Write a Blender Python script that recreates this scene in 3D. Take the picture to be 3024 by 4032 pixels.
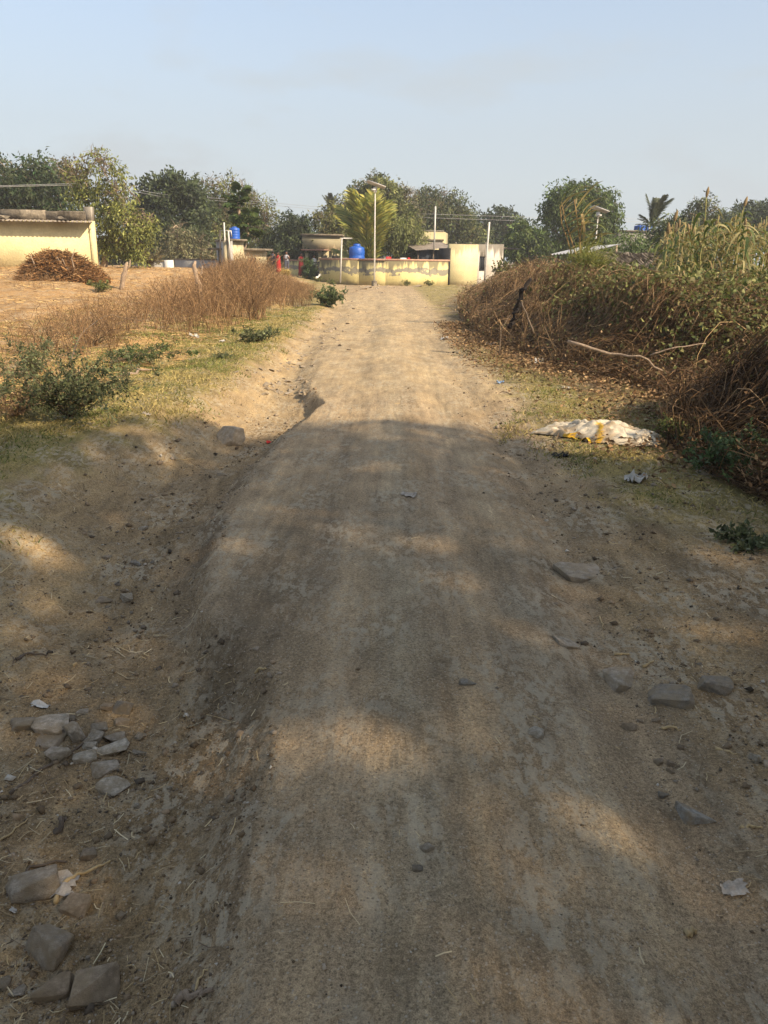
import bpy, bmesh, math, random
import numpy as np
from mathutils import Matrix, Vector

for _o in list(bpy.data.objects):
    bpy.data.objects.remove(_o)
SC = bpy.context.scene
COL = SC.collection

# ------------------------------------------------------------------ camera
CAM_H = 1.5
FPX = 3028.0                       # focal length in pixels of the 3024 x 4032 photograph
PITCH = math.radians(18.2)
ROLL = math.radians(0.8)
CAM_M = Matrix.Rotation(math.pi / 2 - PITCH, 3, 'X') @ Matrix.Rotation(ROLL, 3, 'Z')
cam_data = bpy.data.cameras.new('camera')
cam_data.sensor_fit = 'VERTICAL'
cam_data.sensor_height = 24.0
cam_data.lens = 24.0 * FPX / 4032.0
cam_data.clip_start = 0.05
cam_data.clip_end = 3000.0
cam = bpy.data.objects.new('camera', cam_data)
COL.objects.link(cam)
cam.matrix_world = Matrix.Translation((0, 0, CAM_H)) @ CAM_M.to_4x4()
SC.camera = cam

# ------------------------------------------------------------------ light
SUN_EL = math.radians(34.0)
SUN_AZ = math.radians(53.0)        # behind the camera, towards the right
SUN = np.array([math.sin(SUN_AZ) * math.cos(SUN_EL), -math.cos(SUN_AZ) * math.cos(SUN_EL), math.sin(SUN_EL)])
sd = bpy.data.lights.new('sun', 'SUN')
sd.energy = 4.6
sd.angle = math.radians(0.9)
sd.color = (1.0, 0.81, 0.57)
so = bpy.data.objects.new('sun', sd)
COL.objects.link(so)
so.rotation_euler = Vector(SUN).to_track_quat('Z', 'Y').to_euler()
so.location = (20, -28, 24)

world = bpy.data.worlds.new('World')
SC.world = world
world.use_nodes = True
wn, wl = world.node_tree.nodes, world.node_tree.links
wn.clear()
w_out = wn.new('ShaderNodeOutputWorld')
w_bg = wn.new('ShaderNodeBackground')
w_sky = wn.new('ShaderNodeTexSky')
w_sky.sky_type = 'NISHITA'
w_sky.sun_disc = False
w_sky.sun_elevation = SUN_EL
w_sky.sun_rotation = math.atan2(SUN[0], SUN[1])
w_sky.altitude = 300
w_sky.air_density = 1.0
w_sky.dust_density = 3.0
w_sky.ozone_density = 1.5
w_tc = wn.new('ShaderNodeTexCoord')
w_sep = wn.new('ShaderNodeSeparateXYZ')
wl.new(w_tc.outputs['Generated'], w_sep.inputs[0])
# milky dry-season haze: thick at the horizon, thinning upwards, same all round
w_ramp = wn.new('ShaderNodeValToRGB')
w_ramp.color_ramp.elements[0].position = 0.0
w_ramp.color_ramp.elements[0].color = (0.92, 0.92, 0.92, 1)
w_ramp.color_ramp.elements[1].position = 0.75
w_ramp.color_ramp.elements[1].color = (0.45, 0.45, 0.45, 1)
e = w_ramp.color_ramp.elements.new(0.14)
e.color = (0.84, 0.84, 0.84, 1)
e = w_ramp.color_ramp.elements.new(0.29)
e.color = (0.52, 0.52, 0.52, 1)
wl.new(w_sep.outputs['Z'], w_ramp.inputs[0])
w_noise = wn.new('ShaderNodeTexNoise')
w_noise.inputs['Scale'].default_value = 2.6
w_noise.inputs['Detail'].default_value = 5.0
w_noise.inputs['Roughness'].default_value = 0.55
w_map = wn.new('ShaderNodeMapping')
w_map.inputs['Scale'].default_value = (1.0, 1.0, 3.2)
wl.new(w_tc.outputs['Generated'], w_map.inputs[0])
wl.new(w_map.outputs[0], w_noise.inputs['Vector'])
w_cl = wn.new('ShaderNodeMapRange')
w_cl.inputs['From Min'].default_value = 0.52
w_cl.inputs['From Max'].default_value = 0.82
w_cl.inputs['To Min'].default_value = 0.0
w_cl.inputs['To Max'].default_value = 0.5
wl.new(w_noise.outputs['Fac'], w_cl.inputs['Value'])
w_add = wn.new('ShaderNodeMath')
w_add.operation = 'ADD'
w_add.use_clamp = True
wl.new(w_ramp.outputs['Color'], w_add.inputs[0])
wl.new(w_cl.outputs[0], w_add.inputs[1])
w_mix = wn.new('ShaderNodeMix')
w_mix.data_type = 'RGBA'
wl.new(w_add.outputs[0], w_mix.inputs['Factor'])
wl.new(w_sky.outputs[0], w_mix.inputs['A'])
w_mix.inputs['B'].default_value = (2.24, 2.44, 2.58, 1)
wl.new(w_mix.outputs['Result'], w_bg.inputs['Color'])
w_bg.inputs['Strength'].default_value = 0.15
wl.new(w_bg.outputs[0], w_out.inputs['Surface'])

SC.view_settings.view_transform = 'Standard'
SC.view_settings.look = 'None'
SC.view_settings.gamma = 1.0
SC.view_settings.use_curve_mapping = False
SC.view_settings.exposure = 0.84
SC.cycles.use_denoising = True
SC.cycles.max_bounces = 6
SC.cycles.diffuse_bounces = 3
SC.cycles.glossy_bounces = 2
SC.cycles.transmission_bounces = 4
SC.cycles.transparent_max_bounces = 6
SC.cycles.caustics_reflective = False
SC.cycles.caustics_refractive = False

# ------------------------------------------------------------------ helpers
RNG = np.random.default_rng(7)


def smooth(a, b, x):
    t = np.clip((x - a) / (b - a), 0, 1)
    return t * t * (3 - 2 * t)


def _hash(ix, iy, seed):
    h = (ix.astype(np.int64) * 374761393 + iy.astype(np.int64) * 668265263 + seed * 1442695041) & 0xFFFFFFFF
    h = ((h ^ (h >> 13)) * 1274126177) & 0xFFFFFFFF
    h = (h ^ (h >> 16)) & 0xFFFFFFFF
    return h / 4294967295.0


def noise(x, y, seed=0):
    x = np.asarray(x, float)
    y = np.asarray(y, float)
    ix, iy = np.floor(x), np.floor(y)
    fx, fy = x - ix, y - iy
    ix, iy = ix.astype(np.int64), iy.astype(np.int64)

    def g(dx, dy):
        a = _hash(ix + dx, iy + dy, seed) * 2 * np.pi
        return np.cos(a) * (fx - dx) + np.sin(a) * (fy - dy)
    sx = fx * fx * fx * (fx * (fx * 6 - 15) + 10)
    sy = fy * fy * fy * (fy * (fy * 6 - 15) + 10)
    a = g(0, 0) + sx * (g(1, 0) - g(0, 0))
    b = g(0, 1) + sx * (g(1, 1) - g(0, 1))
    return (a + sy * (b - a)) * 1.5


def fbm(x, y, seed=0, octs=4, gain=0.5):
    v = np.zeros(np.broadcast(x, y).shape)
    a = 1.0
    for i in range(octs):
        v = v + a * noise(x * 2 ** i, y * 2 ** i, seed + i * 17)
        a *= gain
    return v


class MB:
    """collects geometry of ONE mesh"""

    def __init__(self):
        self.V, self.F, self.C, self.n = [], [], [], 0

    def add(self, V, F, C=(1, 1, 1)):
        V = np.asarray(V, float).reshape(-1, 3)
        if not isinstance(F, list):
            F = [F]
        for f in F:
            f = np.asarray(f, int)
            if f.size:
                self.F.append(f + self.n)
        C = np.asarray(C, float)
        if C.ndim == 1:
            C = np.tile(C, (len(V), 1))
        self.V.append(V)
        self.C.append(C)
        self.n += len(V)
        return self

    def mesh(self, name, smoothed=False):
        V = np.concatenate(self.V)
        C = np.concatenate(self.C)
        me = bpy.data.meshes.new(name)
        me.vertices.add(len(V))
        me.vertices.foreach_set('co', V.astype(np.float32).ravel())
        loops = np.concatenate([f.ravel() for f in self.F])
        sizes = np.concatenate([np.full(len(f), f.shape[1]) for f in self.F])
        starts = np.concatenate([[0], np.cumsum(sizes)[:-1]])
        me.loops.add(len(loops))
        me.loops.foreach_set('vertex_index', loops.astype(np.int32))
        me.polygons.add(len(sizes))
        me.polygons.foreach_set('loop_start', starts.astype(np.int32))
        if smoothed:
            me.polygons.foreach_set('use_smooth', np.ones(len(sizes), bool))
        at = me.color_attributes.new('Col', 'FLOAT_COLOR', 'POINT')
        at.data.foreach_set('color', np.concatenate([C, np.ones((len(C), 1))], 1).astype(np.float32).ravel())
        me.update(calc_edges=True)
        me.validate()
        return me

    def build(self, name, mat, parent=None, smoothed=False):
        return obj(name, self.mesh(name, smoothed), mat, parent)


def obj(name, me, mat, parent=None):
    if mat is not None and not me.materials:
        me.materials.append(mat)
    o = bpy.data.objects.new(name, me)
    COL.objects.link(o)
    if parent is not None:
        o.parent = parent
    return o


def tag(o, label, cat, group=None, kind=None):
    o['label'] = label
    o['category'] = cat
    if group:
        o['group'] = group
    if kind:
        o['kind'] = kind
    return o


def thing(name, label, cat, loc=(0, 0, 0), rz=0.0, group=None):
    o = bpy.data.objects.new(name, None)
    o.empty_display_size = 0.2
    COL.objects.link(o)
    o.location = loc
    o.rotation_euler = (0, 0, rz)
    return tag(o, label, cat, group, 'thing')


def box(mb, x0, x1, y0, y1, z0, z1, C=(1, 1, 1)):
    V = [(x0, y0, z0), (x1, y0, z0), (x1, y1, z0), (x0, y1, z0), (x0, y0, z1), (x1, y0, z1), (x1, y1, z1), (x0, y1, z1)]
    F = [(0, 3, 2, 1), (4, 5, 6, 7), (0, 1, 5, 4), (1, 2, 6, 5), (2, 3, 7, 6), (3, 0, 4, 7)]
    return mb.add(V, np.array(F), C)


def norm(v):
    v = np.asarray(v, float)
    return v / np.maximum(np.linalg.norm(v, axis=-1, keepdims=True), 1e-9)


def tube(mb, pts, rad, n=6, C=(1, 1, 1), cap=True):
    P = np.asarray(pts, float)
    k = len(P)
    R = np.broadcast_to(np.asarray(rad, float), (k,))
    T = norm(np.gradient(P, axis=0))
    ref = np.array([0.0, 0, 1.0]) if abs(T[0][2]) < 0.9 else np.array([1.0, 0, 0])
    u = norm(np.cross(T, ref))
    w = np.cross(T, u)
    a = np.linspace(0, 2 * np.pi, n, endpoint=False)
    V = P[:, None] + R[:, None, None] * (np.cos(a)[None, :, None] * u[:, None] + np.sin(a)[None, :, None] * w[:, None])
    i = np.arange(k - 1)[:, None] * n
    j = np.arange(n)[None]
    j2 = (j + 1) % n
    Q = np.stack([i + j, i + j2, i + n + j2, i + n + j], -1).reshape(-1, 4)
    F = [Q]
    V = V.reshape(-1, 3)
    if cap:
        V = np.concatenate([V, P[:1], P[-1:]])
        c0, c1 = k * n, k * n + 1
        jj = np.arange(n)
        jn = (jj + 1) % n
        F.append(np.stack([np.full(n, c0), jn, jj], 1))
        F.append(np.stack([np.full(n, c1), (k - 1) * n + jj, (k - 1) * n + jn], 1))
    return mb.add(V, F, C)


def lathe(mb, prof, n=20, C=(1, 1, 1), center=(0, 0, 0)):
    pr = np.asarray(prof, float)
    a = np.linspace(0, 2 * np.pi, n, endpoint=False)
    V = np.stack([pr[:, None, 0] * np.cos(a), pr[:, None, 0] * np.sin(a), np.repeat(pr[:, 1:2], n, 1)], -1).reshape(-1, 3)
    k = len(pr)
    i = np.arange(k - 1)[:, None] * n
    j = np.arange(n)[None]
    j2 = (j + 1) % n
    Q = np.stack([i + j, i + j2, i + n + j2, i + n + j], -1).reshape(-1, 4)
    return mb.add(V + np.asarray(center), Q, C)


def ribbons(mb, P, W, C, rng, side=None):
    """P (n,k,3) polylines, W (n,k) widths"""
    P = np.asarray(P, float)
    n, k, _ = P.shape
    W = np.broadcast_to(np.asarray(W, float), (n, k))
    T = norm(np.gradient(P, axis=1))
    if side is None:
        side = rng.normal(size=(n, 1, 3))
    S = norm(np.cross(T, np.broadcast_to(side, P.shape)))
    V = np.stack([P - S * W[..., None] * 0.5, P + S * W[..., None] * 0.5], 2).reshape(-1, 3)
    b = (np.arange(n)[:, None] * k + np.arange(k - 1)[None]) * 2
    Q = np.stack([b, b + 1, b + 3, b + 2], -1).reshape(-1, 4)
    C = np.asarray(C, float)
    if C.ndim == 1:
        C = np.tile(C, (n, 1))
    return mb.add(V, Q, np.repeat(C, k * 2, 0))


def leaves(mb, B, D, L, W, C, rng, nrm=None):
    """diamond leaves: base B, direction D, length L, width W"""
    B = np.asarray(B, float)
    n = len(B)
    D = norm(D)
    if nrm is None:
        nrm = rng.normal(size=(n, 3))
    S = norm(np.cross(D, nrm))
    Nn = np.cross(S, D)
    L = np.broadcast_to(L, (n,))[:, None]
    W = np.broadcast_to(W, (n,))[:, None]
    m = B + D * L * 0.45
    V = np.stack([B, m + S * W * 0.5 + Nn * W * 0.15, B + D * L, m - S * W * 0.5 + Nn * W * 0.15], 1).reshape(-1, 3)
    b = np.arange(n) * 4
    T = np.concatenate([np.stack([b, b + 1, b + 2], 1), np.stack([b, b + 2, b + 3], 1)])
    C = np.asarray(C, float)
    if C.ndim == 1:
        C = np.tile(C, (n, 1))
    return mb.add(V, T, np.repeat(C, 4, 0))


def pal(cols, n, rng, spread=0.25):
    cols = np.asarray(cols, float)
    i = rng.integers(0, len(cols), n)
    j = rng.integers(0, len(cols), n)
    t = rng.random((n, 1))
    return (cols[i] * t + cols[j] * (1 - t)) * (1 + spread * rng.normal(size=(n, 1))).clip(0.35, 1.8)


# ------------------------------------------------------------------ materials
def new_mat(name):
    m = bpy.data.materials.new(name)
    m.use_nodes = True
    nt = m.node_tree
    for n_ in list(nt.nodes):
        nt.nodes.remove(n_)
    out = nt.nodes.new('ShaderNodeOutputMaterial')
    return m, nt, out


def N(nt, typ, **kw):
    n_ = nt.nodes.new('ShaderNode' + typ)
    for k, v in kw.items():
        if k.startswith('i_'):
            key = k[2:].replace('_', ' ')
            n_.inputs[key].default_value = v
        else:
            setattr(n_, k, v)
    return n_


def mixcol(nt, fac, a, b, mode='MIX'):
    n_ = nt.nodes.new('ShaderNodeMix')
    n_.data_type = 'RGBA'
    n_.blend_type = mode
    for key, val in (('Factor', fac), ('A', a), ('B', b)):
        if isinstance(val, (int, float)):
            n_.inputs[key].default_value = val
        elif isinstance(val, tuple):
            n_.inputs[key].default_value = (*val[:3], 1)
        else:
            nt.links.new(val, n_.inputs[key])
    return n_.outputs['Result']


def maprange(nt, v, a, b, c=0.0, d=1.0):
    n_ = N(nt, 'MapRange')
    n_.inputs['From Min'].default_value = a
    n_.inputs['From Max'].default_value = b
    n_.inputs['To Min'].default_value = c
    n_.inputs['To Max'].default_value = d
    nt.links.new(v, n_.inputs['Value'])
    return n_.outputs[0]


def noise_n(nt, vec, scale, detail=4.0, rough=0.55, mapscale=None):
    t = N(nt, 'TexNoise')
    t.inputs['Scale'].default_value = scale
    t.inputs['Detail'].default_value = detail
    t.inputs['Roughness'].default_value = rough
    if mapscale is not None:
        mp = N(nt, 'Mapping')
        mp.inputs['Scale'].default_value = mapscale
        nt.links.new(vec, mp.inputs[0])
        vec = mp.outputs[0]
    nt.links.new(vec, t.inputs['Vector'])
    return t.outputs['Fac']


def mat_leaf(name, transl=0.3, rough=0.55, spec=0.25):
    m, nt, out = new_mat(name)
    at = N(nt, 'Attribute', attribute_name='Col')
    p = N(nt, 'BsdfPrincipled')
    p.inputs['Roughness'].default_value = rough
    p.inputs['Specular IOR Level'].default_value = spec
    nt.links.new(at.outputs['Color'], p.inputs['Base Color'])
    if transl > 0:
        tr = N(nt, 'BsdfTranslucent')
        hs = N(nt, 'HueSaturation')
        hs.inputs['Saturation'].default_value = 1.1
        hs.inputs['Value'].default_value = 1.2
        nt.links.new(at.outputs['Color'], hs.inputs['Color'])
        nt.links.new(hs.outputs[0], tr.inputs['Color'])
        mx = N(nt, 'MixShader')
        mx.inputs[0].default_value = transl
        nt.links.new(p.outputs[0], mx.inputs[1])
        nt.links.new(tr.outputs[0], mx.inputs[2])
        nt.links.new(mx.outputs[0], out.inputs['Surface'])
    else:
        nt.links.new(p.outputs[0], out.inputs['Surface'])
    return m


def mat_plain(name, col, rough=0.7, metal=0.0, var=0.25, scale=6.0, bump=0.0, attr=False, spec=0.3, obj_space=True):
    m, nt, out = new_mat(name)
    tc = N(nt, 'TexCoord')
    vec = tc.outputs['Object']
    p = N(nt, 'BsdfPrincipled')
    p.inputs['Roughness'].default_value = rough
    p.inputs['Metallic'].default_value = metal
    p.inputs['Specular IOR Level'].default_value = spec
    nz = noise_n(nt, vec, scale, 6.0, 0.6)
    nz2 = noise_n(nt, vec, scale * 7.3, 4.0, 0.6)
    if attr:
        at = N(nt, 'Attribute', attribute_name='Col')
        base = at.outputs['Color']
    else:
        base = (col[0], col[1], col[2])
    lo = mixcol(nt, maprange(nt, nz, 0.3, 0.7), (1 - var,) * 3, (1 + var * 0.7,) * 3)
    lo2 = mixcol(nt, maprange(nt, nz2, 0.3, 0.7), (1 - var * 0.5,) * 3, (1 + var * 0.4,) * 3)
    c = mixcol(nt, 1.0, base, lo, 'MULTIPLY')
    c = mixcol(nt, 1.0, c, lo2, 'MULTIPLY')
    nt.links.new(c, p.inputs['Base Color'])
    if bump > 0:
        b = N(nt, 'Bump')
        b.inputs['Strength'].default_value = 1.0
        b.inputs['Distance'].default_value = bump
        nt.links.new(nz2, b.inputs['Height'])
        nt.links.new(b.outputs[0], p.inputs['Normal'])
    nt.links.new(p.outputs[0], out.inputs['Surface'])
    return m

# ------------------------------------------------------------------ terrain
LIP_Y = [0, 1.3, 1.93, 2.45, 2.75, 3.1, 3.35, 3.7, 4.5, 5.5, 6.4, 7.2, 8.3, 8.8, 10, 14, 20, 30]
LIP_X = [-.30, -.307, -.318, -.345, -.50, -.76, -.84, -.88, -.93, -.95, -.90, -.80, -.64, -.78, -.95, -1.05, -1.1, -1.2]
LIP_D = [.055, .058, .058, .055, .05, .078, .09, .07, .06, .06, .075, .09, .12, .10, .06, .04, .03, .02]
LIP_W = [.24, .22, .20, .18, .24, .12, .08, .18, .26, .28, .24, .18, .09, .16, .28, .5, .6, .8]
BANK_Y = [-5, 0, 1.5, 2.5, 3.9, 4.8, 5.6, 6.4, 9, 15, 30, 42, 60]
BANK_X = [-2.2, -2.0, -1.75, -1.85, -2.0, -2.25, -2.1, -1.9, -1.75, -1.8, -1.9, -2.6, -6]
BANK_H = [.1, .1, .06, .10, .17, .16, .15, .15, .14, .10, .08, .04, 0]
MND_Y = [-10, 2, 3.5, 4.6, 5.7, 6.7, 8.0, 9.3, 10.5, 12, 14, 15.7, 20, 27, 34, 40]
MND_X = [4.2, 3.2, 2.75, 2.55, 2.4, 2.5, 3.3, 3.3, 2.6, 2.45, 2.0, 1.88, 1.95, 2.5, 3.5, 5.0]
MND_H = [.3, .35, .42, .58, .72, .70, .28, .36, .86, 1.05, 1.1, 1.12, 1.04, .76, .40, .1]


def mound(x, y):
    xb = np.interp(y, MND_Y, MND_X) + 0.16 * noise(y * 0.7, y * 0 + 3.3, 5)
    h = np.interp(y, MND_Y, MND_H)
    r = smooth(0.0, 1.5, x - xb) * h
    r = r * (1 - 0.25 * smooth(6.0, 14.0, x))
    q = np.hypot((x - 4.15) / 1.1, y - 6.6) + 0.12 * noise(x * 1.3, y * 1.3, 37)
    r = np.maximum(r, 0.88 * (1 - smooth(0.45, 1.5, q)))
    r = r * (1 - 0.30 * (0.5 + 0.5 * noise(x * 0.8, y * 0.7, 31))) + 0.26 * smooth(0.2, 1.0, x - xb) * noise(x * 0.95, y * 0.8, 33) * np.minimum(h, 1)
    return r


def H(x, y):
    x = np.asarray(x, float)
    y = np.asarray(y, float)
    near = 1 - smooth(14, 34, y)
    wob = 0.06 * noise(x * 0.7, y * 1.7, 3) + 0.035 * noise(x * 2, y * 5.0, 4) + 0.012 * noise(x * 5, y * 11.0, 6)
    xl = np.interp(y, LIP_Y, LIP_X) + wob
    d = np.interp(y, LIP_Y, LIP_D)
    w = np.interp(y, LIP_Y, LIP_W)
    s = x - xl
    z = np.zeros(np.broadcast(x, y).shape)
    # crowned track
    z = z + 0.065 * np.exp(-((x - 0.12) / 0.62) ** 2) * near
    # eroded lip and gully on its left
    d = d * 1.6
    z = z - d * (1 - smooth(-w, 0.015, s))
    z = z - 0.03 * np.exp(-((s + 0.45) / 0.28) ** 2) * near
    # left bank
    xb = np.interp(y, BANK_Y, BANK_X) + 0.07 * noise(y * 1.3, y * 0 + 0.7, 9) + 0.05 * noise(x * 1.5, y * 2.2, 10)
    bh = 1.25 * np.interp(y, BANK_Y, BANK_H)
    z = z + (d + bh) * (1 - smooth(xb - 0.30, xb + 0.55, x))
    # right wheel rut and shoulder
    xr = np.interp(y, [0, 2, 3.2, 5, 8, 15, 30], [.76, .82, .92, 1.05, 1.0, .8, .6]) + 0.03 * noise(y * 0.9, y * 0 + 8, 12)
    z = z - 0.034 * np.exp(-((x - xr) / 0.14) ** 2) * (1 - smooth(7, 18, y))
    z = z + 0.045 * smooth(xr + 0.1, xr + 0.8, x) * near
    # wheel tracks further on
    for c, dp in ((-0.35, .022), (0.55, .02)):
        z = z - dp * np.exp(-((x - c - 0.06 * noise(y * .4, y * 0 + 2, 13)) / 0.2) ** 2) * smooth(3.5, 7, y) * (1 - smooth(30, 44, y))
    # left field rises away from the road
    z = z + 0.92 * smooth(2.6, 11.0, -x) * np.interp(y, [0, 5, 12, 24, 33, 46, 70], [.05, .10, .26, .70, .98, .95, .8])
    # bank of brush on the right
    m = mound(x, y)
    z = z + m
    # relief
    off = np.maximum(smooth(1.9, 3.2, -x), smooth(2.0, 3.5, x))
    z = z + off * 0.07 * fbm(x * 0.6, y * 0.6, 20, 3) + (0.007 + 0.009 * off) * fbm(x * 1.3, y * 0.5, 22, 3)
    z = z + 0.006 * fbm(x * 3.6, y * 1.2, 24, 3) * (1 + 2 * off)
    fine = (1 - smooth(6, 14, y)) * smooth(-4, -1, y)
    loose = np.clip(smooth(0.0, 0.25, -s) * (1 - smooth(-xb - 0.1, -xb + .3, -x)) + 0.8 * smooth(xr, xr + .35, x), 0, 1)
    z = z + fine * (0.0045 * fbm(x * 14, y * 6, 26, 3) + loose * 0.011 * fbm(x * 17, y * 17, 28, 3, 0.6))
    # tyre streaks running along the road
    z = z + fine * 0.0038 * noise(x * 42 + 1.6 * noise(x * 2, y * .8, 8), y * 1.1, 29) * smooth(-0.1, .2, s) * (1 - smooth(xr, xr + .4, x))
    # rough broken edge of the lip
    z = z + fine * 0.012 * fbm(x * 11, y * 11, 35, 3) * np.exp(-(s / 0.12) ** 2)
    return z


def H1(x, y):
    return float(H(np.array([x]), np.array([y]))[0])


_CM = np.array(CAM_M)


def ray(u, v):
    d = np.array([(u - 1512) / FPX, -(v - 2016) / FPX, -1.0])
    return _CM @ d


def at(u, v, y):
    """the point seen at photograph pixel (u, v) at distance y along the road"""
    d = ray(u, v)
    t = y / d[1]
    return np.array([d[0] * t, y, CAM_H + d[2] * t])


def G(u, v):
    """the ground point seen at photograph pixel (u, v)"""
    d = ray(u, v)
    lo, hi = 1.0, 90.0
    t = np.geomspace(lo, hi, 160)
    for _ in range(3):
        P = d[None] * t[:, None]
        gap = CAM_H + P[:, 2] - H(P[:, 0], P[:, 1])
        i = int(np.argmax(gap < 0)) if (gap < 0).any() else len(t) - 1
        t = np.linspace(t[max(i - 1, 0)], t[i], 24)
    x, y = (d * t[-1])[:2]
    return np.array([x, y, H1(x, y)])


def PX(y):
    """metres for one photograph pixel at distance y"""
    return y / FPX / math.cos(PITCH)


def build_ground():
    dy = []
    yv = [0.55]
    while yv[-1] < 60:
        yv.append(yv[-1] + 0.0042 + yv[-1] * 0.0063)
    ys = np.concatenate([np.linspace(-60, -4, 18), np.linspace(-3.6, 0.4, 34), yv, np.geomspace(62, 900, 24)])
    u = np.linspace(-1, 1, 411)
    wv = 0.36 * u + 0.64 * u ** 5
    wv = np.concatenate([-np.geomspace(60, 1.12, 12), wv, np.geomspace(1.12, 60, 12)])
    W = 0.62 * np.maximum(ys, 0) + 2.9
    X = wv[None] * W[:, None]
    X = np.clip(X, -900, 900)
    Y = np.repeat(ys[:, None], X.shape[1], 1)
    Z = H(X, Y)
    far = smooth(60, 120, Y) + smooth(50, 120, np.abs(X))
    Z = Z * (1 - np.clip(far, 0, 1))
    nr, nc = X.shape
    V = np.stack([X, Y, Z], -1).reshape(-1, 3)
    i = np.arange(nr - 1)[:, None] * nc + np.arange(nc - 1)[None]
    Q = np.stack([i, i + 1, i + nc + 1, i + nc], -1).reshape(-1, 4)
    # soil colour by kind of ground, plus painted shade at the lip and light far off
    x, y = V[:, 0], V[:, 1]
    xl = np.interp(y, LIP_Y, LIP_X)
    xb = np.interp(y, BANK_Y, BANK_X)
    n1 = fbm(x * 0.9, y * 0.9, 41, 4)
    n2 = fbm(x * 3.0, y * 3.0, 43, 4)
    track = np.array([0.385, 0.286, 0.178])
    loose = np.array([0.320, 0.230, 0.130])
    bank = np.array([0.385, 0.280, 0.155])
    verge = np.array([0.265, 0.215, 0.082])
    field = np.array([0.400, 0.250, 0.115])
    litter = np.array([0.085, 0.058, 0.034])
    far_c = np.array([0.25, 0.19, 0.11])

    def mix(a, b, t):
        return a + (b - a) * np.clip(t, 0, 1)[:, None]
    C = np.tile(track, (len(V), 1))
    C = mix(C, loose, smooth(0.02, 0.28, xl - x + 0.10 * n2) * (1 - 0.55 * smooth(7, 13, y)))
    C = mix(C, loose * 1.03, smooth(0.85, 1.25, x + 0.12 * n2) * (1 - smooth(4.6, 7.5, y)))
    C = mix(C, bank, smooth(-0.62, -0.25, xb - x + 0.08 * n2))
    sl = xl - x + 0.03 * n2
    C = mix(C, np.array([0.18, 0.13, 0.08]), 0.6 * smooth(-0.01, 0.05, sl) * (1 - smooth(0.10, 0.32, sl)) * (1 - smooth(8.5, 10, y)) * (0.35 + 0.65 * smooth(-.3, .3, n1)))  # earth below the lip darkened in colour, painted shade that makes the ledge read
    C = mix(C, verge, smooth(-0.15, 0.3, xb - x + 0.2 * n2) * smooth(3.4, 4.9, y + .5 * n1))
    C = mix(C, verge, smooth(1.25, 1.75, x + 0.25 * n2) * smooth(3.6, 5.0, y + .4 * n1 - .3 * (2 - x)))
    C = mix(C, field, smooth(2.7, 4.2, xb - x + 2.0 + 0.8 * n1) * smooth(6, 9, y))
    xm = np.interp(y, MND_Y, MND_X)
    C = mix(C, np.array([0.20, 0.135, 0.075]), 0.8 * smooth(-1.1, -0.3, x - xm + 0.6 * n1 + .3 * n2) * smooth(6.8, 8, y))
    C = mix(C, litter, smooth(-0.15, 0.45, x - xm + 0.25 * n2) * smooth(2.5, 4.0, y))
    C = mix(C, far_c, smooth(48, 60, y))
    lane = (1 - smooth(1.2, 1.9, np.abs(x))) * (1 - smooth(30, 44, y))
    lng = fbm(x * 4.2 + 0.5 * noise(x * 0 + 3, y * 0.25, 81), y * 0.20, 83, 3)
    C *= (1 + lane * 0.30 * lng)[:, None]
    pale = lane * (np.exp(-((x - 0.06 - 0.05 * noise(x * 0, y * .3, 85)) / 0.13) ** 2) + 0.7 * np.exp(-((x - 0.62) / 0.11) ** 2))
    C = mix(C, np.array([0.40, 0.345, 0.245]), 0.5 * pale * (0.6 + 0.6 * n2))
    C = mix(C, np.array([0.47, 0.365, 0.22]), 0.55 * lane * smooth(6.5, 10, y))  # sunlit stretch past the tree's shadow painted paler with distance
    C *= (1 + 0.07 * n1 + 0.05 * n2)[:, None]
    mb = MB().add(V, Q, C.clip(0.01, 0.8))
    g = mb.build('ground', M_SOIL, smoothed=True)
    g['kind'] = 'structure'
    g['label'] = 'dirt track and earth'
    return g


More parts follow.
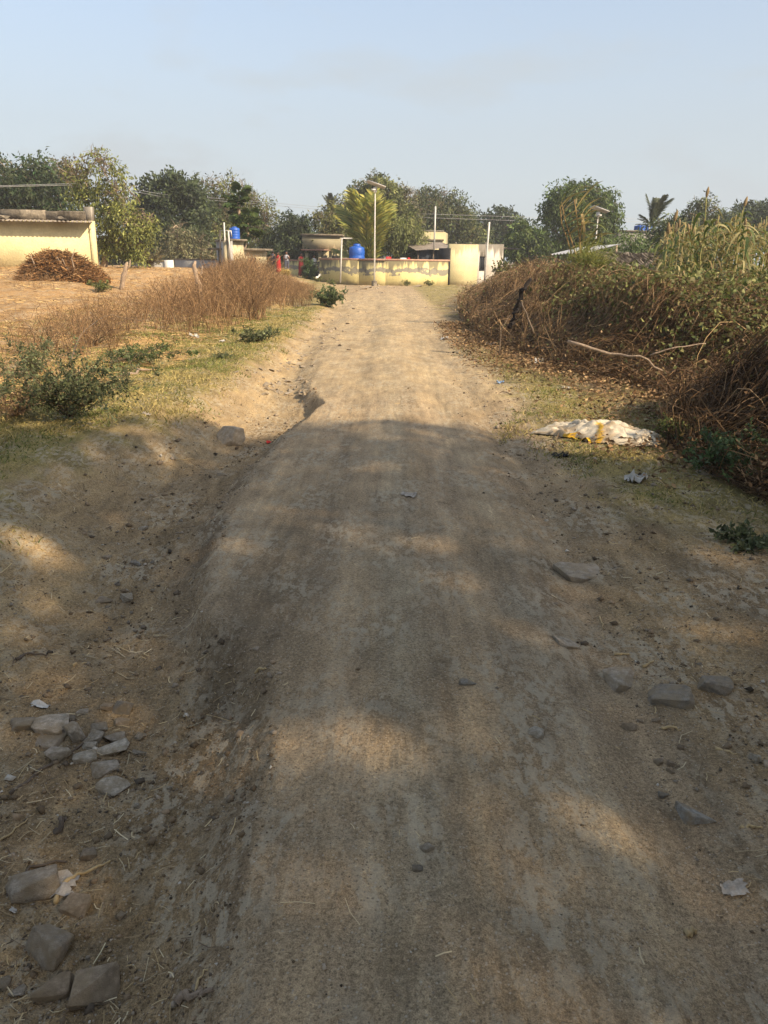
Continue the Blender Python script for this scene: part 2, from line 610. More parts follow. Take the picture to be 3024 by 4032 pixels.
def mat_soil():
    m, nt, out = new_mat('soil')
    geo = N(nt, 'NewGeometry')
    pos = geo.outputs['Position']
    at_ = N(nt, 'Attribute', attribute_name='Col')
    p = N(nt, 'BsdfPrincipled')
    p.inputs['Roughness'].default_value = 0.95
    p.inputs['Specular IOR Level'].default_value = 0.12
    streak = noise_n(nt, pos, 1.0, 3.0, 0.6, (22.0, 1.0, 8.0))
    mid = noise_n(nt, pos, 7.0, 4.0, 0.62, (1.2, 0.45, 1.0))
    big = noise_n(nt, pos, 1.3, 3.0, 0.6, (1.3, 0.4, 1.0))
    fine = noise_n(nt, pos, 85.0, 3.0, 0.7)
    grit = noise_n(nt, pos, 300.0, 1.0, 0.7)
    c = at_.outputs['Color']
    c = mixcol(nt, 1.0, c, mixcol(nt, maprange(nt, big, 0.3, 0.72), (0.78, 0.79, 0.82), (1.18, 1.15, 1.08)), 'MULTIPLY')
    c = mixcol(nt, 1.0, c, mixcol(nt, maprange(nt, mid, 0.3, 0.7), (0.74, 0.74, 0.74), (1.22, 1.22, 1.20)), 'MULTIPLY')
    c = mixcol(nt, 1.0, c, mixcol(nt, maprange(nt, streak, 0.3, 0.7), (0.87, 0.87, 0.88), (1.10, 1.10, 1.09)), 'MULTIPLY')
    c = mixcol(nt, 1.0, c, mixcol(nt, maprange(nt, fine, 0.25, 0.75), (0.50, 0.49, 0.48), (1.42, 1.42, 1.41)), 'MULTIPLY')
    c = mixcol(nt, 1.0, c, mixcol(nt, maprange(nt, grit, 0.3, 0.7), (0.68, 0.68, 0.68), (1.28, 1.28, 1.28)), 'MULTIPLY')
    # pale dusty crust where wheels have polished the ground
    crust_m = noise_n(nt, pos, 2.1, 4.0, 0.6, (1.4, 0.8, 1.0))
    crust_f = noise_n(nt, pos, 28.0, 4.0, 0.65, (1.0, 0.5, 1.0))
    cm = N(nt, 'Math', operation='MULTIPLY')
    nt.links.new(maprange(nt, crust_m, 0.42, 0.60), cm.inputs[0])
    nt.links.new(maprange(nt, crust_f, 0.48, 0.56, 0.0, 0.62), cm.inputs[1])
    c = mixcol(nt, cm.outputs[0], c, (0.46, 0.395, 0.285))
    vo = N(nt, 'TexVoronoi')
    vo.inputs['Scale'].default_value = 120.0
    nt.links.new(pos, vo.inputs['Vector'])
    spk = N(nt, 'SeparateColor')
    nt.links.new(vo.outputs['Color'], spk.inputs[0])
    gate = maprange(nt, vo.outputs['Distance'], 0.42, 0.30)
    g1 = N(nt, 'Math', operation='MULTIPLY')
    nt.links.new(gate, g1.inputs[0])
    nt.links.new(maprange(nt, spk.outputs[0], 0.86, 0.88, 0.0, 0.55), g1.inputs[1])
    c = mixcol(nt, g1.outputs[0], c, (0.46, 0.41, 0.33))
    g2 = N(nt, 'Math', operation='MULTIPLY')
    nt.links.new(gate, g2.inputs[0])
    nt.links.new(maprange(nt, spk.outputs[1], 0.82, 0.84, 0.0, 0.6), g2.inputs[1])
    c = mixcol(nt, g2.outputs[0], c, (0.11, 0.085, 0.06))
    nt.links.new(c, p.inputs['Base Color'])
    add1 = N(nt, 'Math', operation='MULTIPLY_ADD')
    nt.links.new(fine, add1.inputs[0])
    add1.inputs[1].default_value = 1.0
    nt.links.new(mid, add1.inputs[2])
    add2 = N(nt, 'Math', operation='MULTIPLY_ADD')
    nt.links.new(grit, add2.inputs[0])
    add2.inputs[1].default_value = 0.35
    nt.links.new(add1.outputs[0], add2.inputs[2])
    b = N(nt, 'Bump')
    b.inputs['Strength'].default_value = 0.9
    b.inputs['Distance'].default_value = 0.014
    nt.links.new(add2.outputs[0], b.inputs['Height'])
    nt.links.new(b.outputs[0], p.inputs['Normal'])
    nt.links.new(p.outputs[0], out.inputs['Surface'])
    return m


M_SOIL = mat_soil()
ground = build_ground()

M_LEAF = mat_leaf('leaf_foliage', 0.3)
M_DRY = mat_leaf('dry_stalks', 0.15, 0.75, 0.1)
M_BARK = mat_plain('bark', (0.16, 0.12, 0.085), 0.9, var=0.45, scale=5.0, bump=0.02)
M_PALEBARK = mat_plain('pale_bark', (0.32, 0.24, 0.17), 0.9, var=0.45, scale=5.0, bump=0.02)
M_STONE = mat_plain('stone', (0.2, 0.2, 0.2), 0.95, var=0.45, scale=3.0, bump=0.012, attr=True, spec=0.2)
def dusty(m):
    nt = m.node_tree
    p = [n_ for n_ in nt.nodes if n_.type == 'BSDF_PRINCIPLED'][0]
    src = p.inputs['Base Color'].links[0].from_socket
    geo = N(nt, 'NewGeometry')
    dn = noise_n(nt, geo.outputs['Position'], 22.0, 4.0, 0.65)
    c = mixcol(nt, maprange(nt, dn, 0.40, 0.62, 0.05, 0.75), src, (0.36, 0.275, 0.17))
    nt.links.new(c, p.inputs['Base Color'])


dusty(M_STONE)
M_CLOD = mat_plain('clods', (0.2, 0.2, 0.2), 0.95, var=0.2, scale=30.0, attr=True, spec=0.1)

# ------------------------------------------------------------------ trees
def limb_path(a, b, rng, k=5, wob=0.12, sag=0.0):
    a, b = np.asarray(a, float), np.asarray(b, float)
    t = np.linspace(0, 1, k)[:, None]
    L = np.linalg.norm(b - a)
    P = a + (b - a) * t
    w = rng.normal(size=(k, 3)) * wob * L * 0.35
    w[0] = 0
    w[-1] = 0
    P = P + w
    P[:, 2] += sag * L * (np.sin(np.pi * t[:, 0]))
    return P


def make_tree(name, label, lobes, base, trunk_r, seed, palette, leaf=(0.24, 0.10), dens=1.0, droop=0.35,
              spray=10, spray_len=0.5, fork=None, bark=None, keep=None, cat='tree', group='trees around the hamlet',
              subs=8, twigs=0, upright=False, fill=2.0, clump=0.78):
    """lobes: (center, radii, weight). One thing: trunk (with limbs), crown, twigs"""
    rng = np.random.default_rng(seed)
    base = np.asarray(base, float)
    root = thing(name, label, cat, tuple(base), 0, group)
    bark = bark or M_BARK
    tb = MB()
    cs = np.array([l[0] for l in lobes])
    low = min(l[0][2] - l[1][2] for l in lobes)
    if fork is None:
        fork = np.array([base[0] * 0.6 + cs[:, 0].mean() * 0.4, base[1] * 0.6 + cs[:, 1].mean() * 0.4, max(base[2] + 0.6, low + 0.15 * (cs[:, 2].max() - low))])
    fork = np.asarray(fork, float)
    P = limb_path(base - np.array([0, 0, 0.25]), fork, rng, 6, 0.06)
    tube(tb, P - base, np.linspace(trunk_r * 1.25, trunk_r * 0.85, 6), 9)
    order = np.argsort(cs[:, 2])
    ends = [(fork, trunk_r * 0.8)]
    mb = MB()
    tw = MB()
    for li in order:
        c, r, wgt = np.asarray(lobes[li][0], float), np.asarray(lobes[li][1], float), lobes[li][2]
        j = int(np.argmin([np.linalg.norm(e_[0] - c) + 0.6 * max(0, e_[0][2] - c[2]) for e_ in ends]))
        st, r0 = ends[j]
        Pl = limb_path(st, c, rng, 6, 0.14)
        rr = max(trunk_r * 0.16, r0 * 0.62)
        tube(tb, Pl - base, np.linspace(r0 * 0.75, rr * 0.6, 6), 6)
        ends.append((c, rr * 0.8))
        tips = []
        for k in range(subs):
            d = norm(rng.normal(size=3) + np.array([0, 0, 0.35]))
            e_ = c + d * r * rng.uniform(0.55, 0.98)
            s = Pl[rng.integers(2, 6)]
            Ps = limb_path(s, e_, rng, 4, 0.2)
            tube(tb, Ps - base, np.linspace(rr * 0.45, max(0.006, rr * 0.1), 4), 4, cap=False)
            tips.append(Ps)
        # sprays of leaves
        area = (r[0] * r[1] + r[0] * r[2] + r[1] * r[2])
        ns = max(6, int(26 * area * dens * wgt))
        # foliage gathers in clumps: light ones outside, gaps between
        nc_ = max(5, int(5 + 3 * area ** 0.5))
        cd = norm(rng.normal(size=(nc_, 3)) + np.array([0, 0, 0.15]))
        cc = c + cd * r * rng.uniform(0.45, 1.0, (nc_, 1))
        ctone = (1 + 0.30 * rng.normal(size=nc_)).clip(0.45, 1.7)
        ci = rng.integers(0, nc_, ns)
        d = norm(rng.normal(size=(ns, 3)))
        inner = rng.random(ns) > clump
        rad = rng.random(ns) ** (1.0 / fill)
        S = np.where(inner[:, None], c + d * r * rad[:, None], cc[ci] + d * r * (rad * rng.uniform(0.28, 0.52, nc_)[ci])[:, None])
        d = norm(np.where(inner[:, None], d, d + cd[ci]))
        sd_ = norm(d * 0.7 + rng.normal(size=(ns, 3)) * 0.6 + np.array([0, 0, 0.9 if upright else -droop * 2]))
        bright = ctone[ci] * (1 + 0.18 * rng.normal(size=ns)).clip(0.5, 1.6)
        pc = pal(palette, ns, rng, 0.1) * bright[:, None]
        m = spray
        tt = rng.random((ns, m))
        tdrop = np.zeros((ns, m, 3))
        tdrop[..., 2] = -droop * spray_len * tt ** 2
        B = S[:, None] + sd_[:, None] * (tt * spray_len)[..., None] + tdrop + rng.normal(size=(ns, m, 3)) * spray_len * 0.16
        D = sd_[:, None] * 0.7 + rng.normal(size=(ns, m, 3)) * 0.7 + np.array([0, 0, -droop])
        B = B.reshape(-1, 3)
        D = D.reshape(-1, 3)
        Cc = np.repeat(pc, m, 0) * (1 + 0.18 * rng.normal(size=(ns * m, 1))).clip(0.4, 1.7)
        if keep is not None:
            k_ = keep(B)
            B, D, Cc = B[k_], D[k_], Cc[k_]
        sz = rng.uniform(0.65, 1.3, len(B))
        leaves(mb, B - base, D, leaf[0] * sz, leaf[1] * sz, Cc.clip(0.004, 0.9), rng)
        if twigs:
            nt_ = int(twigs * area)
            d2 = norm(rng.normal(size=(nt_, 3)) + np.array([0, 0, 0.5]))
            a = c + d2 * r * rng.uniform(0.1, 0.6, (nt_, 1))
            b_ = c + norm(d2 + rng.normal(size=(nt_, 3)) * 0.35) * r * rng.uniform(0.8, 1.15, (nt_, 1))
            t = np.linspace(0, 1, 4)[None, :, None]
            PP = a[:, None] * (1 - t) + b_[:, None] * t + rng.normal(size=(nt_, 4, 3)) * 0.07
            ribbons(tw, PP - base, np.linspace(0.05, 0.02, 4)[None], pal([(0.17, 0.13, 0.09), (0.24, 0.19, 0.13)], nt_, rng), rng)
    tb.build('trunk', bark, root, True)
    mb.build('crown', M_LEAF, root)
    if twigs:
        tw.build('twigs', M_DRY, root)['kind'] = 'stuff'
    return root


def L(y, items, depth=0.8):
    """lobes from photograph ellipses (u, v, ru, rv[, weight]) at distance y"""
    out = []
    rg = np.random.default_rng(int(abs(items[0][0]) * 7 + y))
    for it in items:
        w = it[4] if len(it) > 4 else 1.0
        yy = y + rg.uniform(-0.5, 0.5) * PX(y) * it[2] * 2 * depth
        c = at(it[0], it[1], yy)
        k = PX(yy)
        out.append((c, (it[2] * k, 0.5 * (it[2] + it[3]) * k * 1.1, it[3] * k), w))
    return out


# ---- the broad tree behind the camera that shades the near road
SPOTS = [(750, 1580, .12), (690, 1535, .08), (810, 1630, .10), (1000, 1712, .11), (930, 1688, .08), (1055, 1740, .08),
         (1400, 1835, .13), (1340, 1800, .09), (490, 1640, .12), (470, 1590, .09), (1240, 2120, .10),
         (1600, 1370, .16), (1500, 1400, .10), (1150, 1372, .10), (960, 1190, .12), (900, 1165, .10), (100, 1205, .20),
         (85, 1310, .15), (150, 1330, .10), (750, 1132, .09), (1160, 1185, .10), (640, 1330, .09), (820, 1290, .08),
         (1560, 1215, .12), (900, 1480, .07), (860, 1600, .06), (580, 1180, .08), (1320, 1420, .08), (300, 1440, .10),
         (1100, 1640, .07), (1180, 1580, .06), (240, 1120, .12), (20, 1150, .12), (1480, 1120, .10), (780, 1010, .07),
         (700, 1700, .06), (900, 1880, .06), (1130, 1900, .05), (720, 1960, .06)]
_spots = [(G(u * 1.8228, v * 1.8228), r * 0.80) for u, v, r in SPOTS]
EDGE_X = [-9, -5, -3.15, -1.97, -1, 0, 1.1, 1.28, 1.6, 2.4, 4, 7]
EDGE_Y = [4.0, 5.3, 6.2, 7.15, 7.25, 7.3, 7.15, 6.4, 5.9, 5.55, 4.9, 4.0]


def shade_keep(B):
    q = B - SUN[None] * (B[:, 2:3] / SUN[2])
    lim = np.interp(q[:, 0], EDGE_X, EDGE_Y)
    k = q[:, 1] < lim + 0.10 * noise(q[:, 0] * 1.7, q[:, 0] * 0, 3) - 0.14 * np.abs(RNG.normal(size=len(q)))
    for g, r in _spots:
        dlt = B + np.array([0, 0, -0.06]) - g[None]
        dd = dlt - SUN[None] * (dlt @ SUN)[:, None]
        k &= np.linalg.norm(dd, axis=1) > r * (1 + 0.15 * RNG.normal(size=len(B)))
    return k


def shade_tree():
    rng = np.random.default_rng(5)
    lob = []
    for gx in np.linspace(-6.5, 6.5, 8):
        for gy in np.linspace(-5.5, 6.3, 7):
            lim = np.interp(gx, EDGE_X, EDGE_Y)
            g = np.array([gx + rng.uniform(-.5, .5), min(gy + rng.uniform(-.4, .4), lim - 0.75), 0])
            h = rng.uniform(4.3, 6.4) + 0.9 * math.cos(gx / 6)
            lob.append((g + SUN * h / SUN[2], (1.7, 1.7, 1.15), 1.0))
    return make_tree('shade_tree', 'broad spreading tree behind the camera shading the near track', lob, (5.6, -8.6, H1(5.6, -8.6)), 0.38, 3,
                     [(0.05, 0.08, 0.025), (0.07, 0.10, 0.03)], leaf=(0.18, 0.104), dens=0.80, droop=0.25, spray=12, keep=shade_keep, clump=0.12,
                     fork=(5.6, -8.2, 2.8), subs=4, group=None, fill=2.6)


shade_tree()

# ------------------------------------------------------------------ trees of the hamlet
DARK = [(0.052, 0.072, 0.032), (0.068, 0.090, 0.038), (0.058, 0.076, 0.042)]
GREEN = [(0.085, 0.125, 0.038), (0.110, 0.150, 0.048), (0.070, 0.105, 0.038)]
OLIVE = [(0.130, 0.140, 0.050), (0.165, 0.172, 0.062), (0.105, 0.122, 0.048)]
YELLOW = [(0.195, 0.215, 0.062), (0.25, 0.255, 0.078), (0.145, 0.170, 0.055)]
GREYOL = [(0.150, 0.145, 0.080), (0.190, 0.178, 0.098), (0.125, 0.130, 0.066)]
BROWNG = [(0.150, 0.120, 0.056), (0.110, 0.110, 0.048), (0.190, 0.140, 0.064)]


def tree_at(name, label, y, items, base_uv, tr, seed, palette, zbase=None, **kw):
    b = at(base_uv[0], base_uv[1], y)
    b[2] = H1(b[0], b[1]) if zbase is None else zbase
    return make_tree(name, label, L(y, items), b, tr, seed, palette, **kw)


tree_at('acacia_tree', 'dark green spreading acacia rising behind the cream shed roof', 50,
        [(50, 700, 120, 75), (150, 720, 90, 60), (-60, 700, 110, 90), (120, 800, 120, 60), (210, 790, 70, 60), (30, 790, 100, 60), (225, 850, 70, 50), (-90, 800, 90, 70)],
        (90, 1000), 0.28, 11, DARK + [(0.03, 0.062, 0.022)], leaf=(0.26, 0.11), dens=1.2, droop=0.25, spray_len=0.7, fill=2.2, twigs=4)
tree_at('brownish_tree', 'brownish green tree peeping between the acacia and the feathery tree', 60,
        [(195, 680, 60, 45), (250, 720, 60, 60), (180, 745, 70, 50), (270, 660, 35, 35, .6)], (220, 1000), 0.2, 12, BROWNG, twigs=6, fill=2.0)
tree_at('feathery_tree', 'tall feathery yellow green tree beside the cream shed corner', 34.5,
        [(380, 625, 60, 45, .32), (345, 690, 50, 60, .35), (430, 690, 55, 60, .4), (295, 690, 50, 60, .3), (480, 760, 60, 60, .4), (320, 780, 60, 50, .6), (395, 780, 70, 60, .8),
         (440, 840, 55, 55, 1.0), (500, 860, 70, 60, 1.1), (440, 920, 50, 50, 1.0), (550, 900, 60, 55, 1.1), (470, 960, 55, 40, 1.0), (530, 970, 50, 35, .9), (590, 870, 30, 35, .7)],
        (404, 1080), 0.13, 13, YELLOW + [(0.13, 0.145, 0.04)], leaf=(0.15, 0.06), dens=3.2, droop=0.5, spray=9, spray_len=0.4, twigs=20, bark=M_PALEBARK, subs=9, fill=2.0)
tree_at('dense_dark_tree', 'dense nearly black green tree right of the feathery tree', 56,
        [(690, 735, 90, 45), (640, 770, 70, 55), (740, 780, 60, 60), (700, 840, 110, 80), (600, 850, 70, 70), (620, 930, 80, 80), (720, 940, 110, 70), (660, 990, 130, 45), (560, 780, 30, 40, .6), (590, 990, 60, 50)],
        (670, 1040), 0.3, 14, DARK, leaf=(0.26, 0.13), dens=1.4, droop=0.2, fill=2.6)
tree_at('grey_olive_shrub', 'low drooping grey olive tree before the dense dark tree', 49,
        [(700, 905, 50, 35, .8), (760, 960, 60, 45), (700, 980, 60, 50), (820, 1000, 50, 35), (740, 1010, 90, 30)], (740, 1045), 0.1, 15, GREYOL,
        leaf=(0.18, 0.07), dens=1.8, droop=0.6, twigs=8, cat='small tree')
tree_at('olive_tree', 'wide olive green tree with thin feathery top behind the blue rooftop tank', 62,
        [(830, 730, 60, 40, .45), (900, 740, 60, 45, .45), (960, 760, 50, 50, .5), (1020, 810, 55, 50, .55), (1050, 870, 45, 60, .6), (860, 810, 90, 60, .9), (940, 850, 90, 70, .9),
         (800, 870, 60, 60, 1), (870, 920, 100, 70, 1), (1000, 920, 70, 60, .8), (1060, 940, 30, 40, .6), (790, 950, 60, 60)],
        (880, 1040), 0.28, 16, OLIVE, leaf=(0.24, 0.09), dens=1.25, droop=0.5, spray_len=0.8, twigs=9, subs=10, fill=2.0)
tree_at('mango_tree', 'dark leafy mango tree standing over the people at the gate', 57.8,
        [(1100, 915, 50, 45), (1150, 890, 50, 45), (1200, 905, 45, 45), (1130, 960, 70, 45), (1200, 960, 50, 50), (1080, 975, 35, 45), (1133, 852, 11, 18, 2), (1201, 872, 11, 16, 2), (1160, 995, 70, 20)],
        (1140, 1075), 0.12, 17, DARK + [(0.05, 0.066, 0.026)], leaf=(0.28, 0.09), dens=2.0, droop=0.5, fill=2.6)
tree_at('tan_tree', 'tan and olive tree crowding the veranda corner', 60,
        [(1340, 810, 40, 35, .7), (1330, 860, 50, 50), (1300, 900, 50, 50), (1380, 850, 50, 50), (1350, 930, 60, 60), (1265, 880, 35, 40, .8), (1250, 850, 25, 25, .6)],
        (1330, 1060), 0.18, 18, OLIVE + [(0.16, 0.14, 0.06)], leaf=(0.24, 0.09), dens=1.4, droop=0.5, twigs=7)
tree_at('tall_round_tree', 'tall round tree behind the solar street lamp in the middle', 64,
        [(1470, 720, 60, 35, .8), (1420, 750, 35, 35, .8), (1500, 760, 60, 45), (1430, 800, 55, 50), (1530, 800, 55, 60), (1480, 850, 90, 70), (1400, 870, 50, 60), (1560, 860, 60, 70), (1450, 940, 110, 60)],
        (1480, 1060), 0.28, 19, OLIVE + [(0.05, 0.06, 0.025)], leaf=(0.26, 0.11), dens=1.3, droop=0.4, twigs=5, fill=2.2)
tree_at('thin_tree', 'sparse thin tree showing bare twigs between the two tall trees', 68,
        [(1580, 770, 55, 45, .35), (1610, 800, 40, 60, .4), (1560, 830, 50, 50, .5), (1620, 860, 50, 50, .7)], (1590, 1060), 0.16, 20, GREYOL, twigs=14, dens=1.2)
tree_at('neem_tree', 'drooping neem tree leaning over the yellow compound wall', 53.5,
        [(1570, 890, 60, 50), (1630, 880, 40, 40, .8), (1600, 940, 60, 40), (1540, 960, 50, 40), (1640, 970, 35, 28), (1585, 985, 50, 25, .9), (1670, 945, 22, 25, .7), (1660, 1000, 20, 14, .6)],
        (1560, 1090), 0.14, 21, OLIVE + YELLOW[2:], leaf=(0.22, 0.075), dens=2.0, droop=0.7, spray_len=0.6, fill=2.2)
tree_at('leaning_twig_tree', 'grey green tree with open crown behind the yellow house', 78,
        [(1680, 765, 40, 35, .7), (1745, 765, 45, 35, .7), (1790, 800, 45, 45, .7), (1700, 810, 60, 45), (1650, 790, 30, 40, .8), (1820, 850, 40, 50, .8), (1760, 860, 90, 60), (1680, 880, 60, 60), (1800, 920, 80, 60), (1870, 930, 60, 50)],
        (1750, 1060), 0.28, 22, DARK + OLIVE, leaf=(0.28, 0.11), dens=1.1, droop=0.5, twigs=7, spray_len=0.9, fill=2.0)
tree_at('far_dark_tree', 'low dark tree line crown behind the white house', 92,
        [(1890, 880, 55, 35), (1950, 870, 55, 40), (2010, 880, 50, 42), (1940, 930, 110, 55), (2030, 940, 60, 50), (1860, 950, 60, 50)], (1960, 1050), 0.3, 23, DARK,
        leaf=(0.36, 0.17), dens=0.9, droop=0.2, fill=2.6)
tree_at('bright_shrub_tree', 'bright green bushy tree left of the big neem', 66,
        [(2055, 885, 30, 28), (2050, 940, 60, 50), (2110, 950, 45, 50), (2020, 990, 60, 40), (2090, 1000, 70, 40), (2140, 990, 40, 40)], (2060, 1060), 0.14, 24, GREEN + YELLOW[2:],
        leaf=(0.28, 0.13), dens=1.3, droop=0.3, fill=2.5)
tree_at('big_neem_tree', 'big round neem tree standing alone above the thatched hut', 58,
        [(2240, 745, 60, 35, .9), (2310, 740, 60, 35, .9), (2370, 770, 50, 40, .9), (2190, 780, 45, 45, .9), (2250, 800, 80, 55), (2340, 810, 80, 55), (2410, 820, 35, 45, .8), (2180, 850, 45, 50), (2240, 880, 70, 60), (2320, 880, 80, 60),
         (2390, 890, 50, 50), (2200, 940, 50, 50, .8), (2330, 950, 90, 50), (2420, 870, 25, 30, .6)],
        (2290, 1060), 0.3, 25, GREEN + DARK[1:2], leaf=(0.26, 0.10), dens=1.35, droop=0.6, spray_len=0.7, twigs=3, fill=2.2)
tree_at('young_green_tree', 'young bright green tree before the grey block house', 40,
        [(2490, 935, 40, 30), (2510, 970, 45, 35), (2470, 990, 40, 30), (2540, 1000, 40, 30)], (2500, 1050), 0.08, 26, GREEN, leaf=(0.17, 0.07), dens=2.6, droop=0.5, cat='small tree')
tree_at('dusky_tree', 'dusky green tree between the blue tank and the sorghum', 45,
        [(2600, 900, 45, 40), (2640, 880, 40, 40), (2580, 950, 50, 50), (2650, 940, 50, 60), (2610, 1000, 60, 40)], (2610, 1050), 0.12, 27, DARK + OLIVE[2:], leaf=(0.2, 0.08), dens=2.0, droop=0.5)
tree_at('crooked_top_tree', 'crooked topped tree rising above the sorghum', 66,
        [(2740, 805, 38, 28, .7), (2790, 800, 38, 28, .7), (2720, 850, 40, 30), (2810, 845, 45, 35), (2760, 880, 80, 50), (2690, 900, 50, 50)], (2760, 1050), 0.22, 28, DARK + OLIVE[:1],
        leaf=(0.26, 0.1), dens=1.2, droop=0.5, twigs=6)
tree_at('hazy_far_tree', 'broad low tree behind the sorghum at the picture edge', 80,
        [(2880, 850, 55, 30), (2960, 840, 60, 35), (3040, 830, 60, 40), (2920, 900, 90, 50), (3030, 900, 80, 60), (2840, 890, 50, 40)], (2960, 1050), 0.3, 29, DARK,
        leaf=(0.34, 0.15), dens=0.95, droop=0.3, fill=2.5)
tree_at('low_scrub_tree', 'low dark scrub tree between the grey walls', 60,
        [(470, 1010, 60, 25), (550, 1015, 50, 22), (430, 1030, 40, 18)], (480, 1050), 0.08, 30, DARK + BROWNG, leaf=(0.2, 0.08), dens=1.8, droop=0.3, twigs=12, cat='small tree')
for k_, (u_, v_, w_, h_, y_, lb_) in enumerate([
        (1120, 1000, 110, 40, 72, 'dark distant tree mass behind the mango tree'),
        (2180, 990, 140, 45, 84, 'dark distant tree mass behind the bright green bushy tree'),
        (2480, 1000, 150, 35, 88, 'dark distant tree mass behind the grey block house'),
        (860, 1000, 150, 40, 80, 'dark distant tree mass behind the small grey house'),
        (1700, 985, 120, 40, 95, 'dark distant tree mass behind the yellow house'),
        (330, 985, 130, 40, 76, 'dark distant tree mass behind the feathery tree')]):
    tree_at('distant_tree', lb_, y_, [(u_ - w_ * .5, v_, w_ * .5, h_), (u_ + w_ * .1, v_ - h_ * .5, w_ * .5, h_ * .8), (u_ + w_ * .6, v_, w_ * .5, h_)], (u_, v_ + 50), 0.2, 60 + k_, DARK,
            leaf=(0.36, 0.17), dens=0.8, droop=0.2, fill=2.6, group='distant trees')


# ---- papayas
def frond_mesh(name, length, n, wl, droop, seed, cols, curl=0.0, lw=0.085):
    rng = np.random.default_rng(seed)
    mb = MB()
    t = np.linspace(0, 1, 9)
    P = np.stack([length * t * (1 - 0.12 * droop * t), 0 * t + curl * t * t * length, length * (0.10 * t - droop * t ** 2.2)], 1)
    tube(mb, P, np.linspace(0.028, 0.006, 9) * length / 2.5, 4, cols[0], cap=False)
    tt = np.linspace(0.14, 0.99, n)
    B = np.stack([np.interp(tt, t, P[:, i]) for i in range(3)], 1)
    T = norm(np.stack([np.interp(np.minimum(tt + .02, 1), t, P[:, i]) for i in range(3)], 1) - np.stack([np.interp(tt - .02, t, P[:, i]) for i in range(3)], 1))
    for s in (-1, 1):
        ln = wl * np.sin(np.pi * (0.12 + 0.80 * tt)) ** 0.7 * rng.uniform(0.85, 1.1, n)
        D = norm(T * 0.75 + np.array([0, s * 0.8, 0]) + rng.normal(size=(n, 3)) * 0.1 + np.array([0, 0, 0.15]))
        k = np.linspace(0, 1, 4)[None, :, None]
        PP = B[:, None] + D[:, None] * ln[:, None, None] * k
        PP[..., 2] -= (ln[:, None] * 0.42 * np.linspace(0, 1, 4)[None] ** 2)
        W = np.array([0.7, 1.0, 0.7, 0.1])[None] * wl * lw
        ribbons(mb, PP, W, pal(cols, n, rng, 0.2), rng, side=np.tile(np.array([0, 0, 1.0]), (n, 1, 1)) + rng.normal(size=(n, 1, 3)) * .2)
    return mb.mesh(name)


M_TRUNKGREY = mat_plain('palm_trunk', (0.30, 0.25, 0.19), 0.9, var=0.4, scale=8.0, bump=0.01)


def palm(name, label, base, trunk_h, fr_len, nf, seed, cols, tr=0.12, upright=0.5, group='palms'):
    rng = np.random.default_rng(seed)
    root = thing(name, label, 'palm tree', tuple(base), 0, group)
    tb = MB()
    top = np.array([rng.uniform(-.1, .1) * trunk_h, 0.0, trunk_h])
    tube(tb, limb_path((0, 0, -0.2), top, rng, 6, 0.05), np.linspace(tr * 1.3, tr, 6), 10)
    tb.build('trunk', M_TRUNKGREY, root, True)
    ms = [frond_mesh('frond', fr_len, 60, fr_len * 0.24, dr, seed + i, cols, 0.0, 0.12) for i, dr in enumerate((0.14, 0.24, 0.40))]
    for i in range(nf):
        f = obj('frond', ms[i % 3], M_LEAF, root)
        el = math.radians(rng.uniform(72, 90) if rng.random() < upright else rng.uniform(15, 50))
        f.location = tuple(top)
        f.rotation_euler = (rng.uniform(-.25, .25), -el, 2.399 * i + rng.uniform(-.3, .3))
        s = rng.uniform(0.85, 1.15) if el > 1.0 else rng.uniform(.55, .75)
        f.scale = (s, s, s)
    return root


pb = at(1455, 1085, 52.3)
palm('coconut_palm', 'young coconut palm with long yellowing fronds behind the compound wall', (pb[0], pb[1], 0.0), 0.7, 4.5, 20, 71,
     [(0.22, 0.25, 0.055), (0.30, 0.30, 0.07), (0.40, 0.35, 0.09), (0.17, 0.21, 0.055)], 0.2, 0.85)
pb = at(1287, 830, 88)
palm('far_palm', 'faint slim palm top above the veranda roof', (pb[0], pb[1], 0.0), pb[2] - .2, 1.9, 12, 72, [(0.05, 0.06, 0.03), (0.07, 0.08, 0.04)], 0.12, 0.7)
pb = at(2568, 893, 62)
palm('roof_palm', 'dark palm top poking up behind the blue rooftop tanks', (pb[0], pb[1], 0.0), pb[2], 2.2, 14, 73, [(0.045, 0.06, 0.03), (0.08, 0.09, 0.04)], 0.12, 0.6)


